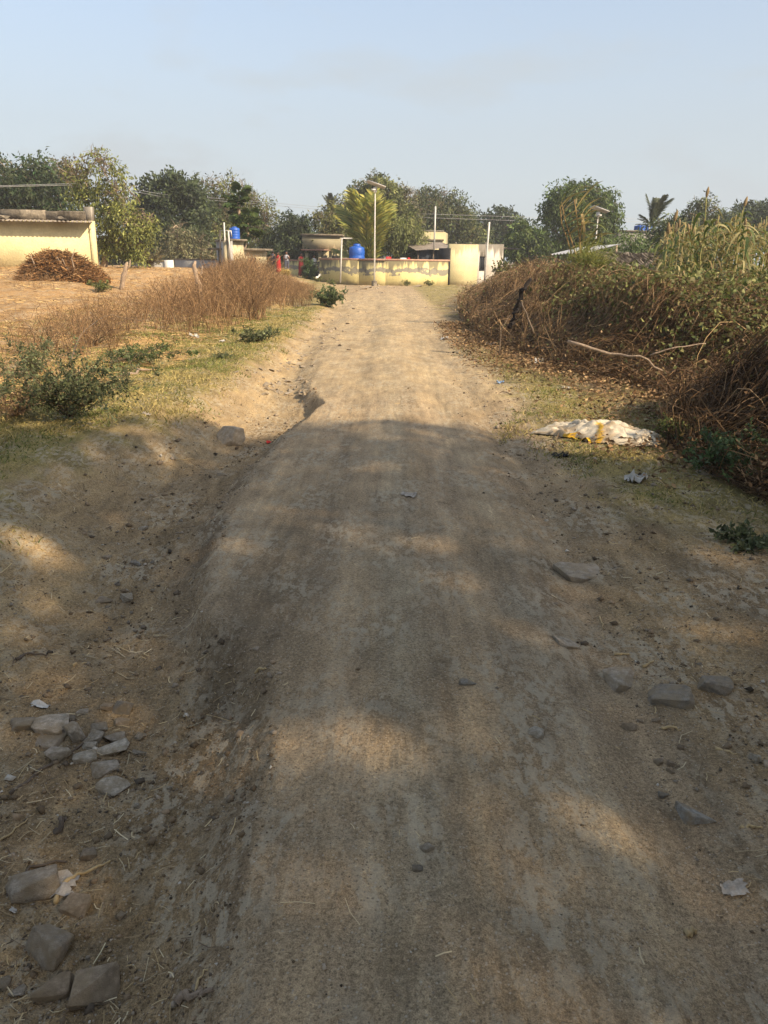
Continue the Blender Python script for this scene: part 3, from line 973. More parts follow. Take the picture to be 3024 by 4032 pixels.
def papaya(label, u, vb, vt, y, seed, lean):
    rng = np.random.default_rng(seed)
    b = at(u, vb, y)
    t = at(u + lean, vt, y)
    z0 = H1(b[0], b[1])
    root = thing('papaya_tree', label, 'papaya tree', (b[0], b[1], z0), 0, 'papaya trees by the small grey house')
    top = t - np.array([b[0], b[1], z0])
    tb = MB()
    tube(tb, limb_path((0, 0, -.1), top, rng, 6, 0.05), np.linspace(0.11, 0.07, 6), 8)
    tb.build('trunk', M_PALEBARK, root, True)
    lm = MB()
    # lobed hand-shaped leaf on a long stalk
    tube(lm, [(0, 0, 0), (0.3, 0, 0.06), (0.62, 0, 0.02)], (0.015, 0.012, 0.008), 4, (0.16, 0.17, 0.05), cap=False)
    n = 9
    a = np.linspace(-2.5, 2.5, n)
    D = np.stack([np.cos(a), np.sin(a), -0.45 - 0.1 * np.abs(a)], 1)
    leaves(lm, np.tile((0.6, 0, 0.02), (n, 1)), D, 0.46 - 0.05 * np.abs(a), 0.27, pal([(0.05, 0.085, 0.025), (0.075, 0.105, 0.03)], n, rng), rng, nrm=np.tile((0, 0, 1.0), (n, 1)))
    me = lm.mesh('leaf')
    for i in range(44):
        f = obj('leaf', me, M_LEAF, root)
        f.location = tuple(top + np.array([0, 0, -0.018 * i]))
        f.rotation_euler = (rng.uniform(-.3, .3), math.radians(rng.uniform(-60, 55)), 2.399 * i)
        s = rng.uniform(0.6, 1.05)
        f.scale = (s, s, s)


papaya('taller papaya tree with bushy leaf crown beside the rooftop tank', 946, 1000, 765, 43, 81, -8)
papaya('shorter papaya tree leaning away from the rooftop tank', 952, 1000, 862, 42.5, 82, 22)

# ------------------------------------------------------------------ buildings
def mat_wall(name, base, stain=(0.10, 0.09, 0.072), top=1.5, drip=0.5, patch=0.0, patch_z=(0.5, 0.95), var=0.2, patch_col=(0.2, 0.185, 0.155)):
    """weathered lime-washed plaster: rain streaks under the coping, worn band, blotches"""
    m, nt, out = new_mat(name)
    tc = N(nt, 'TexCoord')
    vec = tc.outputs['Object']
    sp = N(nt, 'SeparateXYZ')
    nt.links.new(vec, sp.inputs[0])
    p = N(nt, 'BsdfPrincipled')
    p.inputs['Roughness'].default_value = 0.92
    p.inputs['Specular IOR Level'].default_value = 0.15
    blot = noise_n(nt, vec, 1.4, 5.0, 0.6)
    fine = noise_n(nt, vec, 14.0, 4.0, 0.6)
    c = mixcol(nt, 1.0, base, mixcol(nt, maprange(nt, blot, 0.3, 0.7), (1 - var,) * 3, (1 + var * .5,) * 3), 'MULTIPLY')
    c = mixcol(nt, 1.0, c, mixcol(nt, maprange(nt, fine, 0.3, 0.7), (0.9,) * 3, (1.07,) * 3), 'MULTIPLY')
    if patch > 0:
        pn = noise_n(nt, vec, 1.0, 5.0, 0.65, (1.1, 1.1, 2.2))
        off = N(nt, 'Math', operation='MULTIPLY_ADD')
        nt.links.new(maprange(nt, pn, 0.25, 0.75, -0.5, 0.5), off.inputs[0])
        off.inputs[1].default_value = 0.75
        nt.links.new(sp.outputs['Z'], off.inputs[2])
        mid = 0.5 * (patch_z[0] + patch_z[1])
        hw = 0.5 * (patch_z[1] - patch_z[0])
        df = N(nt, 'Math', operation='SUBTRACT')
        nt.links.new(off.outputs[0], df.inputs[0])
        df.inputs[1].default_value = mid
        ab = N(nt, 'Math', operation='ABSOLUTE')
        nt.links.new(df.outputs[0], ab.inputs[0])
        pm = maprange(nt, ab.outputs[0], hw * 0.92, hw * 0.7, 0.0, patch)
        c = mixcol(nt, pm, c, patch_col)
    if drip > 0:
        dn = noise_n(nt, vec, 1.0, 4.0, 0.65, (3.6, 3.6, 0.22))
        ht = maprange(nt, sp.outputs['Z'], top - 1.0, top, -0.22, 0.20)
        sm = N(nt, 'Math', operation='ADD')
        nt.links.new(dn, sm.inputs[0])
        nt.links.new(ht, sm.inputs[1])
        dm = maprange(nt, sm.outputs[0], 0.47, 0.58, 0.0, drip)
        c = mixcol(nt, dm, c, stain)
    # splash dirt at the foot
    fn = noise_n(nt, vec, 3.0, 4.0, 0.6)
    fz = N(nt, 'Math', operation='MULTIPLY_ADD')
    nt.links.new(fn, fz.inputs[0])
    fz.inputs[1].default_value = -0.5
    nt.links.new(sp.outputs['Z'], fz.inputs[2])
    c = mixcol(nt, maprange(nt, fz.outputs[0], 0.0, -0.22, 0.0, 0.6), c, (0.24, 0.18, 0.11))
    nt.links.new(c, p.inputs['Base Color'])
    b = N(nt, 'Bump')
    b.inputs['Distance'].default_value = 0.02
    nt.links.new(fine, b.inputs['Height'])
    nt.links.new(b.outputs[0], p.inputs['Normal'])
    nt.links.new(p.outputs[0], out.inputs['Surface'])
    return m


YEL = (0.66, 0.57, 0.27)
M_CWALL = mat_wall('yellow_limewash', YEL, top=1.5, drip=0.8, patch=0.92, patch_z=(0.60, 1.02))
M_HWALL = mat_wall('pale_yellow_limewash', (0.66, 0.58, 0.33), top=2.5, drip=0.45, var=0.15)
M_SHED = mat_wall('cream_limewash', (0.66, 0.585, 0.34), top=6.0, drip=0.0, var=0.2, stain=(.3, .25, .15))
M_WHITE = mat_wall('old_whitewash', (0.52, 0.47, 0.40), top=2.4, drip=0.75, var=0.25)
M_GREY = mat_wall('grey_render', (0.38, 0.37, 0.35), top=2.6, drip=0.5, var=0.25)
M_CREAM = mat_wall('cream_house', (0.52, 0.46, 0.30), top=2.6, drip=0.5)
M_CONC = mat_plain('weathered_concrete', (0.19, 0.16, 0.12), 0.95, var=0.75, scale=1.6, bump=0.02)
M_PINK = mat_plain('pink_coping', (0.42, 0.25, 0.18), 0.9, var=0.3, scale=4)
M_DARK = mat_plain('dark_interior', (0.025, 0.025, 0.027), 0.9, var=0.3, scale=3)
M_GLASS = mat_plain('window_glass', (0.03, 0.035, 0.04), 0.15, var=0.1, scale=2, spec=0.5)
M_METAL = mat_plain('galvanised_metal', (0.42, 0.42, 0.42), 0.45, 0.5, var=0.2, scale=5)
M_PALEMETAL = mat_plain('pale_painted_pole', (0.55, 0.53, 0.49), 0.55, var=0.2, scale=3)
M_GATE = mat_plain('dark_gate_paint', (0.035, 0.035, 0.04), 0.6, var=0.3, scale=5)
M_SHEET = mat_plain('corrugated_sheet', (0.30, 0.25, 0.20), 0.7, 0.1, var=0.4, scale=2.5)
M_BLUE = mat_plain('blue_plastic', (0.013, 0.09, 0.42), 0.45, var=0.2, scale=2, spec=0.5)
M_TARPB = mat_plain('blue_grey_tarpaulin', (0.035, 0.045, 0.06), 0.6, var=0.4, scale=3, bump=0.05)
M_REDC = mat_plain('red_cloth', (0.52, 0.025, 0.03), 0.8, var=0.25, scale=5)
M_WHITEC = mat_plain('white_plastic', (0.72, 0.70, 0.66), 0.6, var=0.25, scale=6)


def run(A, B):
    """local frame of a wall standing from plan point A to B: angle, length"""
    return math.atan2(B[1] - A[1], B[0] - A[0]), math.hypot(B[0] - A[0], B[1] - A[1])


def plan(u, y):
    p = at(u, 1060, y)
    return np.array([p[0], y])


def seg(name, mat, parent, root_xy, A, B, z0, z1, t0=0.0, t1=0.2, ext=0.0):
    """box along A-B as a child (parent sits unrotated at root_xy)"""
    ang, ln = run(A, B)
    mb = MB()
    box(mb, -ext, ln + ext, t0, t1, z0, z1)
    o = mb.build(name, mat, parent)
    o.location = (A[0] - root_xy[0], A[1] - root_xy[1], 0)
    o.rotation_euler = (0, 0, ang)
    return o


# ---- yellow compound wall round the palm yard
W0, W1, W2, W3 = plan(1258, 51.5), plan(1413, 48.6), plan(1518, 47.8), plan(1768, 50.2)
W4, W5 = plan(1880, 51.2), plan(1976, 54.2)
cw = thing('compound_wall', 'yellow compound wall with pink coping and grey worn band', 'wall', (W0[0], W0[1], 0))
for A, B in ((W0, W1), (W1, W2), (W2, W3)):
    s_ = seg('wall', M_CWALL, cw, W0, A, B, -0.3, 1.42)
    c_ = MB()
    _, ln = run(A, B)
    box(c_, -0.03, ln + 0.03, -0.035, 0.235, 1.42, 1.52)
    c_.build('coping', M_PINK, s_)


def window(parent, x, z, w, h, y=0.0, bars=3, frame=M_GATE):
    mb = MB()
    t = 0.05
    for a in ((x, x + w, z, z + t), (x, x + w, z + h - t, z + h), (x, x + t, z + t, z + h - t), (x + w - t, x + w, z + t, z + h - t)):
        box(mb, a[0], a[1], y - 0.04, y + 0.05, a[2], a[3])
    for i in range(1, bars):
        xx = x + w * i / bars
        box(mb, xx - .015, xx + .015, y - 0.02, y + 0.01, z + t, z + h - t)
    f = mb.build('window', frame, parent)
    p = MB()
    box(p, x + t, x + w - t, y + 0.015, y + 0.045, z + t, z + h - t)
    p.build('pane', M_GLASS, f)
    return f


# ---- yellow-white house joined to the wall
hs = thing('yellow_house', 'low yellow house with whitewashed side joined to the compound wall', 'house', (W3[0], W3[1], 0))
a34, l34 = run(W3, W4)
front = seg('wall', M_HWALL, hs, W3, W3, W4, -0.3, 2.45, 0, 0.22)
a45, l45 = run(W4, W5)
mb = MB()
box(mb, 0, 0.22, 0, .22, -.3, 2.45)
box(mb, 0.22, 1.15, 0, .22, -.3, 0.85)
box(mb, 0.22, 1.15, 0, .22, 1.75, 2.45)
box(mb, 1.15, l45, 0, .22, -.3, 2.45)
side = mb.build('side_wall', M_WHITE, hs)
side.location = (W4[0] - W3[0], W4[1] - W3[1], 0)
side.rotation_euler = (0, 0, a45)
window(side, 0.24, 0.87, 0.89, 0.86, 0.12, 3)
W6 = np.array([W5[0] - 3.9, W5[1] + 1.6])
seg('back_wall', M_WHITE, hs, W3, W5, W6, -.3, 2.40, 0, .2)
mb = MB()
mb.add([(0.1, 0.1, 2.36), (W4[0] - W3[0] - .1, W4[1] - W3[1] + .1, 2.36), (W5[0] - W3[0] - .1, W5[1] - W3[1], 2.36), (W6[0] - W3[0], W6[1] - W3[1], 2.36)], np.array([(0, 1, 2, 3)]))
mb.build('roof', M_CONC, hs)
e_ = MB()
box(e_, -0.05, 0.06, -0.03, 1.2, 0, 2.2)
jb = e_.build('door_jamb', M_DARK, hs)
jb.rotation_euler = (0, 0, a34)

# ---- lean-to of dark tarpaulin behind the wall
tA, tB = plan(1640, 51.5), plan(1765, 52.0)
lt = thing('lean_to', 'lean-to shelter hung with dark tarpaulin behind the compound wall', 'shelter', (tA[0], tA[1], 0))
ang, ln = run(tA, tB)
mb = MB()
nx, nz = 26, 8
xs, zs = np.linspace(0, ln, nx), np.linspace(0.3, 2.12, nz)
X, Z = np.meshgrid(xs, zs)
Yw = 0.07 * np.sin(X * 7 + 1.5 * np.sin(Z * 2)) + 0.04 * np.sin(X * 17)
V = np.stack([X, Yw, Z], -1).reshape(-1, 3)
i = np.arange(nz - 1)[:, None] * nx + np.arange(nx - 1)[None]
mb.add(V, np.stack([i, i + 1, i + nx + 1, i + nx], -1).reshape(-1, 4))
o_ = mb.build('tarpaulin', M_TARPB, lt, True)
o_.rotation_euler = (0, 0, ang)
mb = MB()
xs = np.linspace(-.2, ln + .1, 60)
V0 = np.stack([xs, 0 * xs - .5, 2.06 + .18 * xs / ln + .02 * np.sin(xs * 60)], 1)
V1 = np.stack([xs, 0 * xs + 2.2, 2.45 + .18 * xs / ln + .02 * np.sin(xs * 60)], 1)
i = np.arange(59)
mb.add(np.concatenate([V0, V1]), np.stack([i, i + 1, i + 61, i + 60], 1))
o_ = mb.build('roof_sheet', M_SHEET, lt)
o_.rotation_euler = (0, 0, ang)
for xx in (0.05, ln * .5, ln - .05):
    mb = MB()
    tube(mb, [(xx, -.1, -.1), (xx, -.1, 2.05)], .04, 6)
    q = mb.build('post', M_BARK, lt)
    q.rotation_euler = (0, 0, ang)

# ---- yellow upper house behind
u0, u1 = plan(1620, 57), plan(1742, 57.5)
uh = thing('upper_house', 'taller pale yellow house with stained parapet behind the lean-to', 'house', (u0[0], u0[1], 0))
zt = at(1680, 910, 57)[2]
seg('wall', M_HWALL, uh, u0, u0, u1, -.3, zt, 0, .22)
seg('side_wall', M_HWALL, uh, u0, u1, u1 + np.array([.6, 4.0]), -.3, zt, 0, .22)
q = seg('ledge', M_CONC, uh, u0, u0, u1, zt - 0.62, zt - .52, -.12, 0)
q = seg('parapet_cap', M_WHITE, uh, u0, u0, u1, zt, zt + .07, -.04, .26)
q = seg('roof', M_CONC, uh, u0, u0, u1, zt - .5, zt - .4, .22, 4.0)
# long white roof-wall further back
u0, u1 = plan(1742, 60), plan(1975, 58)
wh = thing('white_parapet_house', 'long low whitewashed house behind the yellow house', 'house', (u0[0], u0[1], 0))
zt = at(1800, 960, 59)[2]
seg('wall', M_WHITE, wh, u0, u0, u1, -.3, zt, 0, .22)
seg('roof', M_CONC, wh, u0, u0, u1, zt - .3, zt - .2, .22, 4.0)
for k in range(3):
    q = seg('parapet_knob', M_WHITE, wh, u0, u0 + (u1 - u0) * (.2 + .25 * k), u0 + (u1 - u0) * (.2 + .25 * k) + (u1 - u0) * .015, zt, zt + .12, .02, .18)

# ---- veranda house
v0, v1 = plan(1200, 57.0), plan(1345, 57.0)
vh = thing('veranda_house', 'old cream veranda house with flat slab roof behind the gate', 'house', (v0[0], v0[1], 0))
zr = at(1270, 925, 57)[2]
ln = v1[0] - v0[0]
for nm, a in (('roof_slab', (-.2, ln + .1, -.6, 4.0, zr - .07, zr + .05)), ('fascia', (-.1, ln, -.42, -.25, zr - 0.95, zr - .09))):
    mb = MB()
    box(mb, *a)
    mb.build(nm, M_CREAM if nm == 'fascia' else M_CONC, vh)
mb = MB()
box(mb, -.15, ln, -.9, -.43, zr - 1.05, zr - .96)
mb.build('awning', M_PINK, vh)
for xx in (.1, 1.0, 1.75, 2.5):
    mb = MB()
    box(mb, xx, xx + .2, -.5, -.28, -.2, zr - 1.06)
    mb.build('pillar', M_CREAM, vh)
mb = MB()
box(mb, 0, ln, 1.6, 1.8, -.2, zr - .1)
mb.build('wall', M_CREAM, vh)
mb = MB()
box(mb, .9, 1.5, 1.56, 1.61, 0, 1.7)
mb.build('door', M_DARK, vh)
mb = MB()
box(mb, 1.8, 2.5, 1.55, 1.6, .8, 1.7)
mb.build('window', M_DARK, vh)

# ---- dark gate with short pillar
g0, g1 = plan(1226, 52.8), plan(1256, 51.8)
gt = thing('metal_gate', 'dark metal gate closing the gap in the compound wall', 'gate', (g0[0], g0[1], 0))
ang, ln = run(g0, g1)
mb = MB()
for zz in (.1, .62, 1.22):
    box(mb, 0, ln, 0, .04, zz, zz + .05)
box(mb, 0, .05, 0, .04, .1, 1.3)
box(mb, ln - .05, ln, 0, .04, .1, 1.3)
f_ = mb.build('gate_frame', M_GATE, gt)
f_.rotation_euler = (0, 0, ang)
mb = MB()
box(mb, .03, ln - .03, .012, .03, .12, .64)
f_ = mb.build('sheet', M_GATE, gt)
f_.rotation_euler = (0, 0, ang)
for k in range(6):
    mb = MB()
    xx = ln * (k + 1) / 7
    tube(mb, [(xx, .02, .64), (xx, .02, 1.24)], .012, 5)
    f_ = mb.build('bar', M_GATE, gt)
    f_.rotation_euler = (0, 0, ang)
# wall piece behind the people, with pink cap
p0, p1 = plan(1075, 57.0), plan(1192, 56.2)
pw = thing('yard_wall', 'cream yard wall with pink cap behind the people', 'wall', (p0[0], p0[1], 0))
seg('wall', M_CWALL, pw, p0, p0, p1, -.3, 1.30)
seg('coping', M_PINK, pw, p0, p0, p1, 1.30, 1.38, -.03, .23)

# ---- small grey house with the rooftop tank
c0, c1, c2 = plan(856, 42.5), plan(906, 39.0), plan(1062, 42.0)
sh = thing('small_grey_house', 'small grey plastered house with blue tank on its flat roof', 'house', (c0[0], c0[1], 0))
gz = H1(c1[0], c1[1]) - .3
zt = at(900, 948, 39.5)[2]
ang, ln = run(c0, c1)
s_ = seg('side_wall', M_GREY, sh, c0, c0, c1, gz, zt, 0, .18)
window(s_, ln * .22, zt - 1.25, .42, .85, -.01, 3)
window(s_, ln * .62, zt - 1.2, .5, .85, -.01, 3)
cm_ = c1 + (c2 - c1) * .42
seg('front_wall', M_CREAM, sh, c0, c1, cm_, gz, zt, .181, .36)
seg('low_wall', M_CREAM, sh, c0, cm_, c2, gz, zt - .42, .181, .36)
seg('low_roof', M_CONC, sh, c0, cm_, c2, zt - .42, zt - .32, -.25, 2.4)
mb = MB()
r0, r1, r2_ = c0 - c0, c1 - c0, cm_ - c0
bk = c0 + (cm_ - c1) - c0
pts = np.array([[r0[0], r0[1]], [r1[0], r1[1]], [r2_[0], r2_[1]], [bk[0], bk[1]]])
cen = pts.mean(0)
pts = cen + (pts - cen) * 1.07
V = [(p[0], p[1], zt) for p in pts] + [(p[0], p[1], zt + .09) for p in pts]
mb.add(V, np.array([(0, 3, 2, 1), (4, 5, 6, 7), (0, 1, 5, 4), (1, 2, 6, 5), (2, 3, 7, 6), (3, 0, 4, 7)]))
mb.build('roof_slab', M_CONC, sh)
mb = MB()
box(mb, .3, .9, .10, .20, gz + .3, zt - .75)
d_ = mb.build('door', M_DARK, sh)
d_.location = (cm_[0] - c0[0], cm_[1] - c0[1], 0)
d_.rotation_euler = (0, 0, run(cm_, c2)[0])


def water_tank(label, c, r, h, group='blue water tanks'):
    t = thing('water_tank', label, 'water tank', tuple(c), 0, group)
    prof = [(0.001, 0), (r, 0)]
    nr = 4
    for k in range(nr):
        z0 = h * .86 * k / nr
        z1 = h * .86 * (k + 1) / nr
        prof += [(r * .955, z0 + .02 * h), (r, z0 + .07 * h), (r, z1 - .05 * h), (r * .955, z1)]
    prof += [(r * .93, h * .93), (r * .55, h * .97), (r * .42, h * .985)]
    mb = MB()
    lathe(mb, prof, 24)
    mb.build('body', M_BLUE, t, True)
    mb = MB()
    lathe(mb, [(r * .46, h * .985), (r * .46, h * 1.04), (r * .2, h * 1.06), (.001, h * 1.06)], 20)
    mb.build('lid', M_BLUE, t)
    return t


tp = at(925, 940, 40.6)
water_tank('small ribbed blue water tank on the small grey house roof', (tp[0], tp[1], zt + .09), 18 * PX(40.6), 40 * PX(40.6))
tp = at(1405, 1018, 51.5)
water_tank('large blue water tank behind the wall beside the coconut palm', (tp[0], tp[1], .55), 28 * PX(51.5), 1.75)
tb_ = thing('tank_stand', 'masonry stand under the large blue water tank', 'stand', (tp[0], tp[1], 0))
mb = MB()
box(mb, -.65, .65, -.65, .65, -.2, .549)
mb.build('plinth', M_CONC, tb_)


def pipe(name, label, pts, r, mat, cat, group=None, n=8):
    P = np.asarray(pts, float)
    t = thing(name, label, cat, tuple(P[0]), 0, group)
    mb = MB()
    tube(mb, P - P[0], r, n)
    mb.build('pole' if 'pole' in name else 'tube', mat, t, True)
    return t


def vpts(u0, v0, u1, v1, y):
    return [at(u0, v0, y), at(u1, v1, y)]


pA, pB, pC = at(868, 1030, 40.3), at(867, 907, 40.3), at(910, 910, 39.9)
pipe('water_pipe', 'white pipe bent over the grey house roof to the tank', [pA, pB, pC, at(912, 932, 40.2)], .035, M_PALEMETAL, 'pipe')
pipe('vent_pole', 'tall thin white pole against the small grey house', vpts(890, 1040, 882, 876, 39.3), .035, M_PALEMETAL, 'pole')
pipe('downpipe', 'short white pipe at the corner of the small grey house', vpts(906, 1010, 899, 910, 38.5), .035, M_PALEMETAL, 'pipe')
q = vpts(1340, 1113, 1346, 938, 48.2)
pipe('bent_pipe', 'white bent pipe rising from the compound wall to the big blue tank', [q[0], q[1], at(1385, 939, 50)], .045, M_PALEMETAL, 'pipe')
pipe('roof_pole', 'pale pole standing on the lean-to roof edge', vpts(1709, 985, 1715, 812, 51.0), .05, M_PALEMETAL, 'pole')
q = vpts(1908, 1092, 1927, 874, 45)
pipe('leaning_pole', 'pale leaning pole in front of the whitewashed side wall', [q[0] - np.array([0, 0, .3]), q[1]], .05, M_PALEMETAL, 'pole')


def solar_lamp(label, u, vb, vt, y, s=1.0, lean=0.0, tilt=0.5, yaw=0.6, boxed=False):
    b = at(u, vb, y)
    z0 = H1(b[0], b[1])
    top = at(u + lean, vt, y)
    h = top[2] - z0
    t = thing('street_lamp', label, 'street lamp', (b[0], b[1], z0), 0, 'solar street lamps')
    P = np.array([(0, 0, -.1), (0, 0, h * .45), (0, 0, h * .46), (0, 0, h)])
    mb = MB()
    tube(mb, P, [.046 * s, .046 * s, .036 * s, .034 * s], 10)
    mb.build('pole', M_PALEMETAL, t, True)
    mb = MB()
    lathe(mb, [(.16 * s, -.15), (.16 * s, .26), (.13 * s, .3), (.001, .3)], 12)
    mb.build('footing', M_CONC, t)
    mb = MB()
    box(mb, -.52 * s, .52 * s, -.36 * s, .36 * s, 0, .03)
    pn = mb.build('solar_panel', M_SOLAR, t)
    pn.location = (.05, 0, h + .12)
    pn.rotation_euler = (tilt, 0.30, yaw)
    mb = MB()
    box(mb, -.54 * s, .54 * s, -.38 * s, .38 * s, -.03, -.003)
    fr = mb.build('panel_frame', M_PALEMETAL, pn)
    mb = MB()
    tube(mb, [(0, 0, h - .35), (-.1 * s, -.45 * s, h - .22)], .022, 6)
    mb.build('lamp_arm', M_PALEMETAL, t)
    mb = MB()
    box(mb, -.2 * s, .02 * s, -.8 * s, -.4 * s, h - .25, h - .18)
    mb.build('lamp_head', M_PALEMETAL, t)
    mb = MB()
    box(mb, -.10 * s, .10 * s, -.09, .09, h - .30 * s, h - .02)
    mb.build('battery_box', M_PALEMETAL, t)
    if boxed:
        mb = MB()
        box(mb, -.16, .16, -.13, -.05, h * .42, h * .42 + .42)
        mb.build('meter_box', M_WHITEC, t)
    return t


M_SOLAR = mat_plain('solar_cells', (0.05, 0.055, 0.08), 0.3, var=0.15, scale=3, spec=0.5)
solar_lamp('solar street lamp standing before the compound wall corner', 1474, 1108, 735, 46.8, 1.0, 6, -0.10, .1)
solar_lamp('solar street lamp with white box beside the big neem tree', 2341, 1000, 833, 44, 0.85, 8, -0.10, .1, True)

# ---- cream shed at the left
s1 = plan(388, 33.0)
s0 = plan(-420, 31.6)
sd_ = thing('cream_shed', 'long cream shed with weathered parapet and corrugated eave', 'building', (s0[0], s0[1], 0))
gz = H1(s1[0], s1[1])
ang, ln = run(s0, s1)
ze = at(388, 880, 33.0)[2]
zb = at(388, 1060, 33.0)[2]
for nm, mt, a in (('wall', M_SHED, (0, ln, 0, .25, zb, ze + .1)), ('plinth', M_CONC, (-.1, ln + .05, -.12, .3, gz - .6, zb + .0)), ('plinth_ledge', M_WHITEC, (-.1, ln + .07, -.16, -.121, zb - .10, zb - .02)),
                  ('end_pillar', M_WHITE, (ln - .34, ln + .004, -.02, .33, ze + .1, ze + .62)),
                  ('roof_slab', M_CONC, (0, ln - 2.4, .3, 5.0, ze + .0, ze + .12))):
    mb = MB()
    box(mb, *a)
    o_ = mb.build(nm, mt, sd_)
    o_.rotation_euler = (0, 0, ang)
sq = s1 + np.array([-.47, .88]) * 5
seg('side_wall', M_SHED, sd_, s0, s1, sq, gz - .4, ze + .1, .02, .2)
seg('side_parapet', M_CONC, sd_, s0, s1 + (sq - s1) * .07, sq, ze + .1, ze + .5, .02, .2)
# broken parapet, in pieces
rg = np.random.default_rng(4)
xs = np.array([0, 2.6, 4.2, 5.9, 7.4, ln - 1.35])
for a, b in zip(xs[:-1], xs[1:]):
    mb = MB()
    hh = ze + .44 + rg.uniform(-.02, .02)
    box(mb, a + .004, b - .004, -.03, .24, ze + .11, hh)
    o_ = mb.build('parapet', M_CONC, sd_)
    o_.rotation_euler = (0, 0, ang)
# corrugated eave sheet
mb = MB()
n_ = 420
xs = np.linspace(-.1, ln - .02, n_)
wv = .02 * np.sin(xs * 2 * np.pi / .16)
V0 = np.stack([xs, 0 * xs - .62, ze + .02 + wv], 1)
V1 = np.stack([xs, 0 * xs - .04, ze + .09 + wv], 1)
i = np.arange(n_ - 1)
mb.add(np.concatenate([V0, V1]), np.stack([i, i + 1, i + n_ + 1, i + n_], 1))
o_ = mb.build('eave_sheet', M_SHEET, sd_)
o_.rotation_euler = (0, 0, ang)
for k, xx in enumerate((ln * .55, ln * .86)):
    mb = MB()
    V = rg.normal(size=(9, 3)) * np.array([.25, .14, .09]) + np.array([xx, -.25, ze + .16])
    bm = bmesh.new()
    vs = [bm.verts.new(v) for v in V]
    bmesh.ops.convex_hull(bm, input=vs)
    me = bpy.data.meshes.new('roof_stone')
    bm.to_mesh(me)
    bm.free()
    o_ = obj('roof_stone', me, M_CONC, sd_)
    o_.rotation_euler = (0, 0, ang)

# ---- low grey yard walls
for nm, lb, ua, ub, y, vt, end in (('low_wall', 'low grey wall running up to the small grey house', 690, 870, 44, 1024, False), ('low_wall', 'short low grey wall with a white end post beyond the heap', 515, 650, 42, 1028, True)):
    a_, b_ = plan(ua, y + 1), plan(ub, y)
    w_ = thing(nm, lb, 'wall', (a_[0], a_[1], 0), 0, 'low grey yard walls')
    zt = at(ub, vt, y)[2]
    seg('wall', M_GREY, w_, a_, a_, b_, H1(*b_) - .5, zt, 0, .2)
    seg('cap', M_CONC, w_, a_, a_, b_, zt, zt + .05, -.03, .23)
    if end:
        seg('end_post', M_WHITEC, w_, a_, b_, b_ + np.array([.42, .02]), H1(*b_) - .5, zt + .05, -.04, .24)

# ---- grey block house at the right
k0, k1 = plan(2385, 58), plan(2580, 58)
kh = thing('grey_block_house', 'grey concrete block house beside the big neem', 'house', (k0[0], k0[1], 0))
zt = at(2420, 912, 58)[2]
seg('wall', M_GREY, kh, k0, k0, k1, -.3, zt, 0, .2)
seg('side_wall', M_GREY, kh, k0, k0 + np.array([0, 5]), k0, -.3, zt, 0, .2)
seg('roof', M_CONC, kh, k0, k0, k1, zt, zt + .1, -.1, 5)
tp = at(2518, 912, 60)
water_tank('blue water tank on the block house roof beside the palm top', (tp[0], tp[1], zt + .1), .42, .42)
tp = at(2550, 912, 60)
water_tank('blue water tank behind the white standpipe on the block house roof', (tp[0], tp[1] + .2, zt + .1), .38, .40)
pipe('standpipe', 'thin white standpipe beside the rooftop tanks', vpts(2555, 916, 2556, 880, 59), .05, M_PALEMETAL, 'pipe')

# ---- open shed with corrugated roof
k0, k1 = plan(2185, 36), plan(2335, 35)
cs = thing('open_shed', 'dark open shed under a corrugated roof beyond the dry bushes', 'shed', (k0[0], k0[1], 0))
za, zb_ = at(2185, 1002, 36)[2], at(2335, 990, 35)[2]
ang, ln = run(k0, k1)
n_ = 150
xs = np.linspace(-.1, ln + .1, n_)
zz = za + (zb_ - za) * xs / ln
wv = .03 * np.sin(xs * 2 * np.pi / .15)
mb = MB()
mb.add(np.concatenate([np.stack([xs, 0 * xs - .3, zz + wv], 1), np.stack([xs, 0 * xs + 3, zz + .35 + wv], 1)]), np.stack([np.arange(n_ - 1), np.arange(n_ - 1) + 1, np.arange(n_ - 1) + n_ + 1, np.arange(n_ - 1) + n_], 1))
o_ = mb.build('roof_sheet', M_METAL, cs)
o_.rotation_euler = (0, 0, ang)
for xx in (0.1, ln * .5, ln - .1):
    mb = MB()
    tube(mb, [(xx, 0, -.2), (xx, 0, za - .05)], .05, 6)
    o_ = mb.build('post', M_BARK, cs)
    o_.rotation_euler = (0, 0, ang)
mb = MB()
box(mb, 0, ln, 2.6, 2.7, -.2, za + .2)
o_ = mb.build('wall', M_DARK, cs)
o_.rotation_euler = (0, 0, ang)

# ---- thatched hut
hc = at(2500, 1060, 27)
hz = H1(hc[0], hc[1])
k = PX(27)
hut = thing('thatched_hut', 'low hut thatched with dry palm fronds among the greenery', 'hut', (hc[0], hc[1], hz))
rg = np.random.default_rng(44)
zr = at(2480, 992, 27)[2] - hz
ze_ = at(2500, 1082, 27)[2] - hz
hw = 130 * k
mb = MB()
V = [(-hw, .2, ze_ - .05), (hw, .2, ze_ - .05), (hw, 1.5, zr - .08), (-hw, 1.5, zr - .08), (hw, 2.9, ze_ - .05), (-hw, 2.9, ze_ - .05)]
mb.add(V, np.array([(0, 1, 2, 3), (3, 2, 4, 5)]))
mb.build('roof_frame', M_DARK, hut)
mb = MB()
n_ = 1500
x_ = rg.uniform(-hw * 1.02, hw * 1.02, n_)
t_ = rg.random(n_)
y0_ = 1.5 - 1.35 * t_
z0_ = zr + (ze_ - zr) * t_ + .03 * rg.random(n_)
ln_ = rg.uniform(.35, .8, n_)
dx = rg.normal(size=n_) * .35 + .3
kk = np.linspace(0, 1, 4)
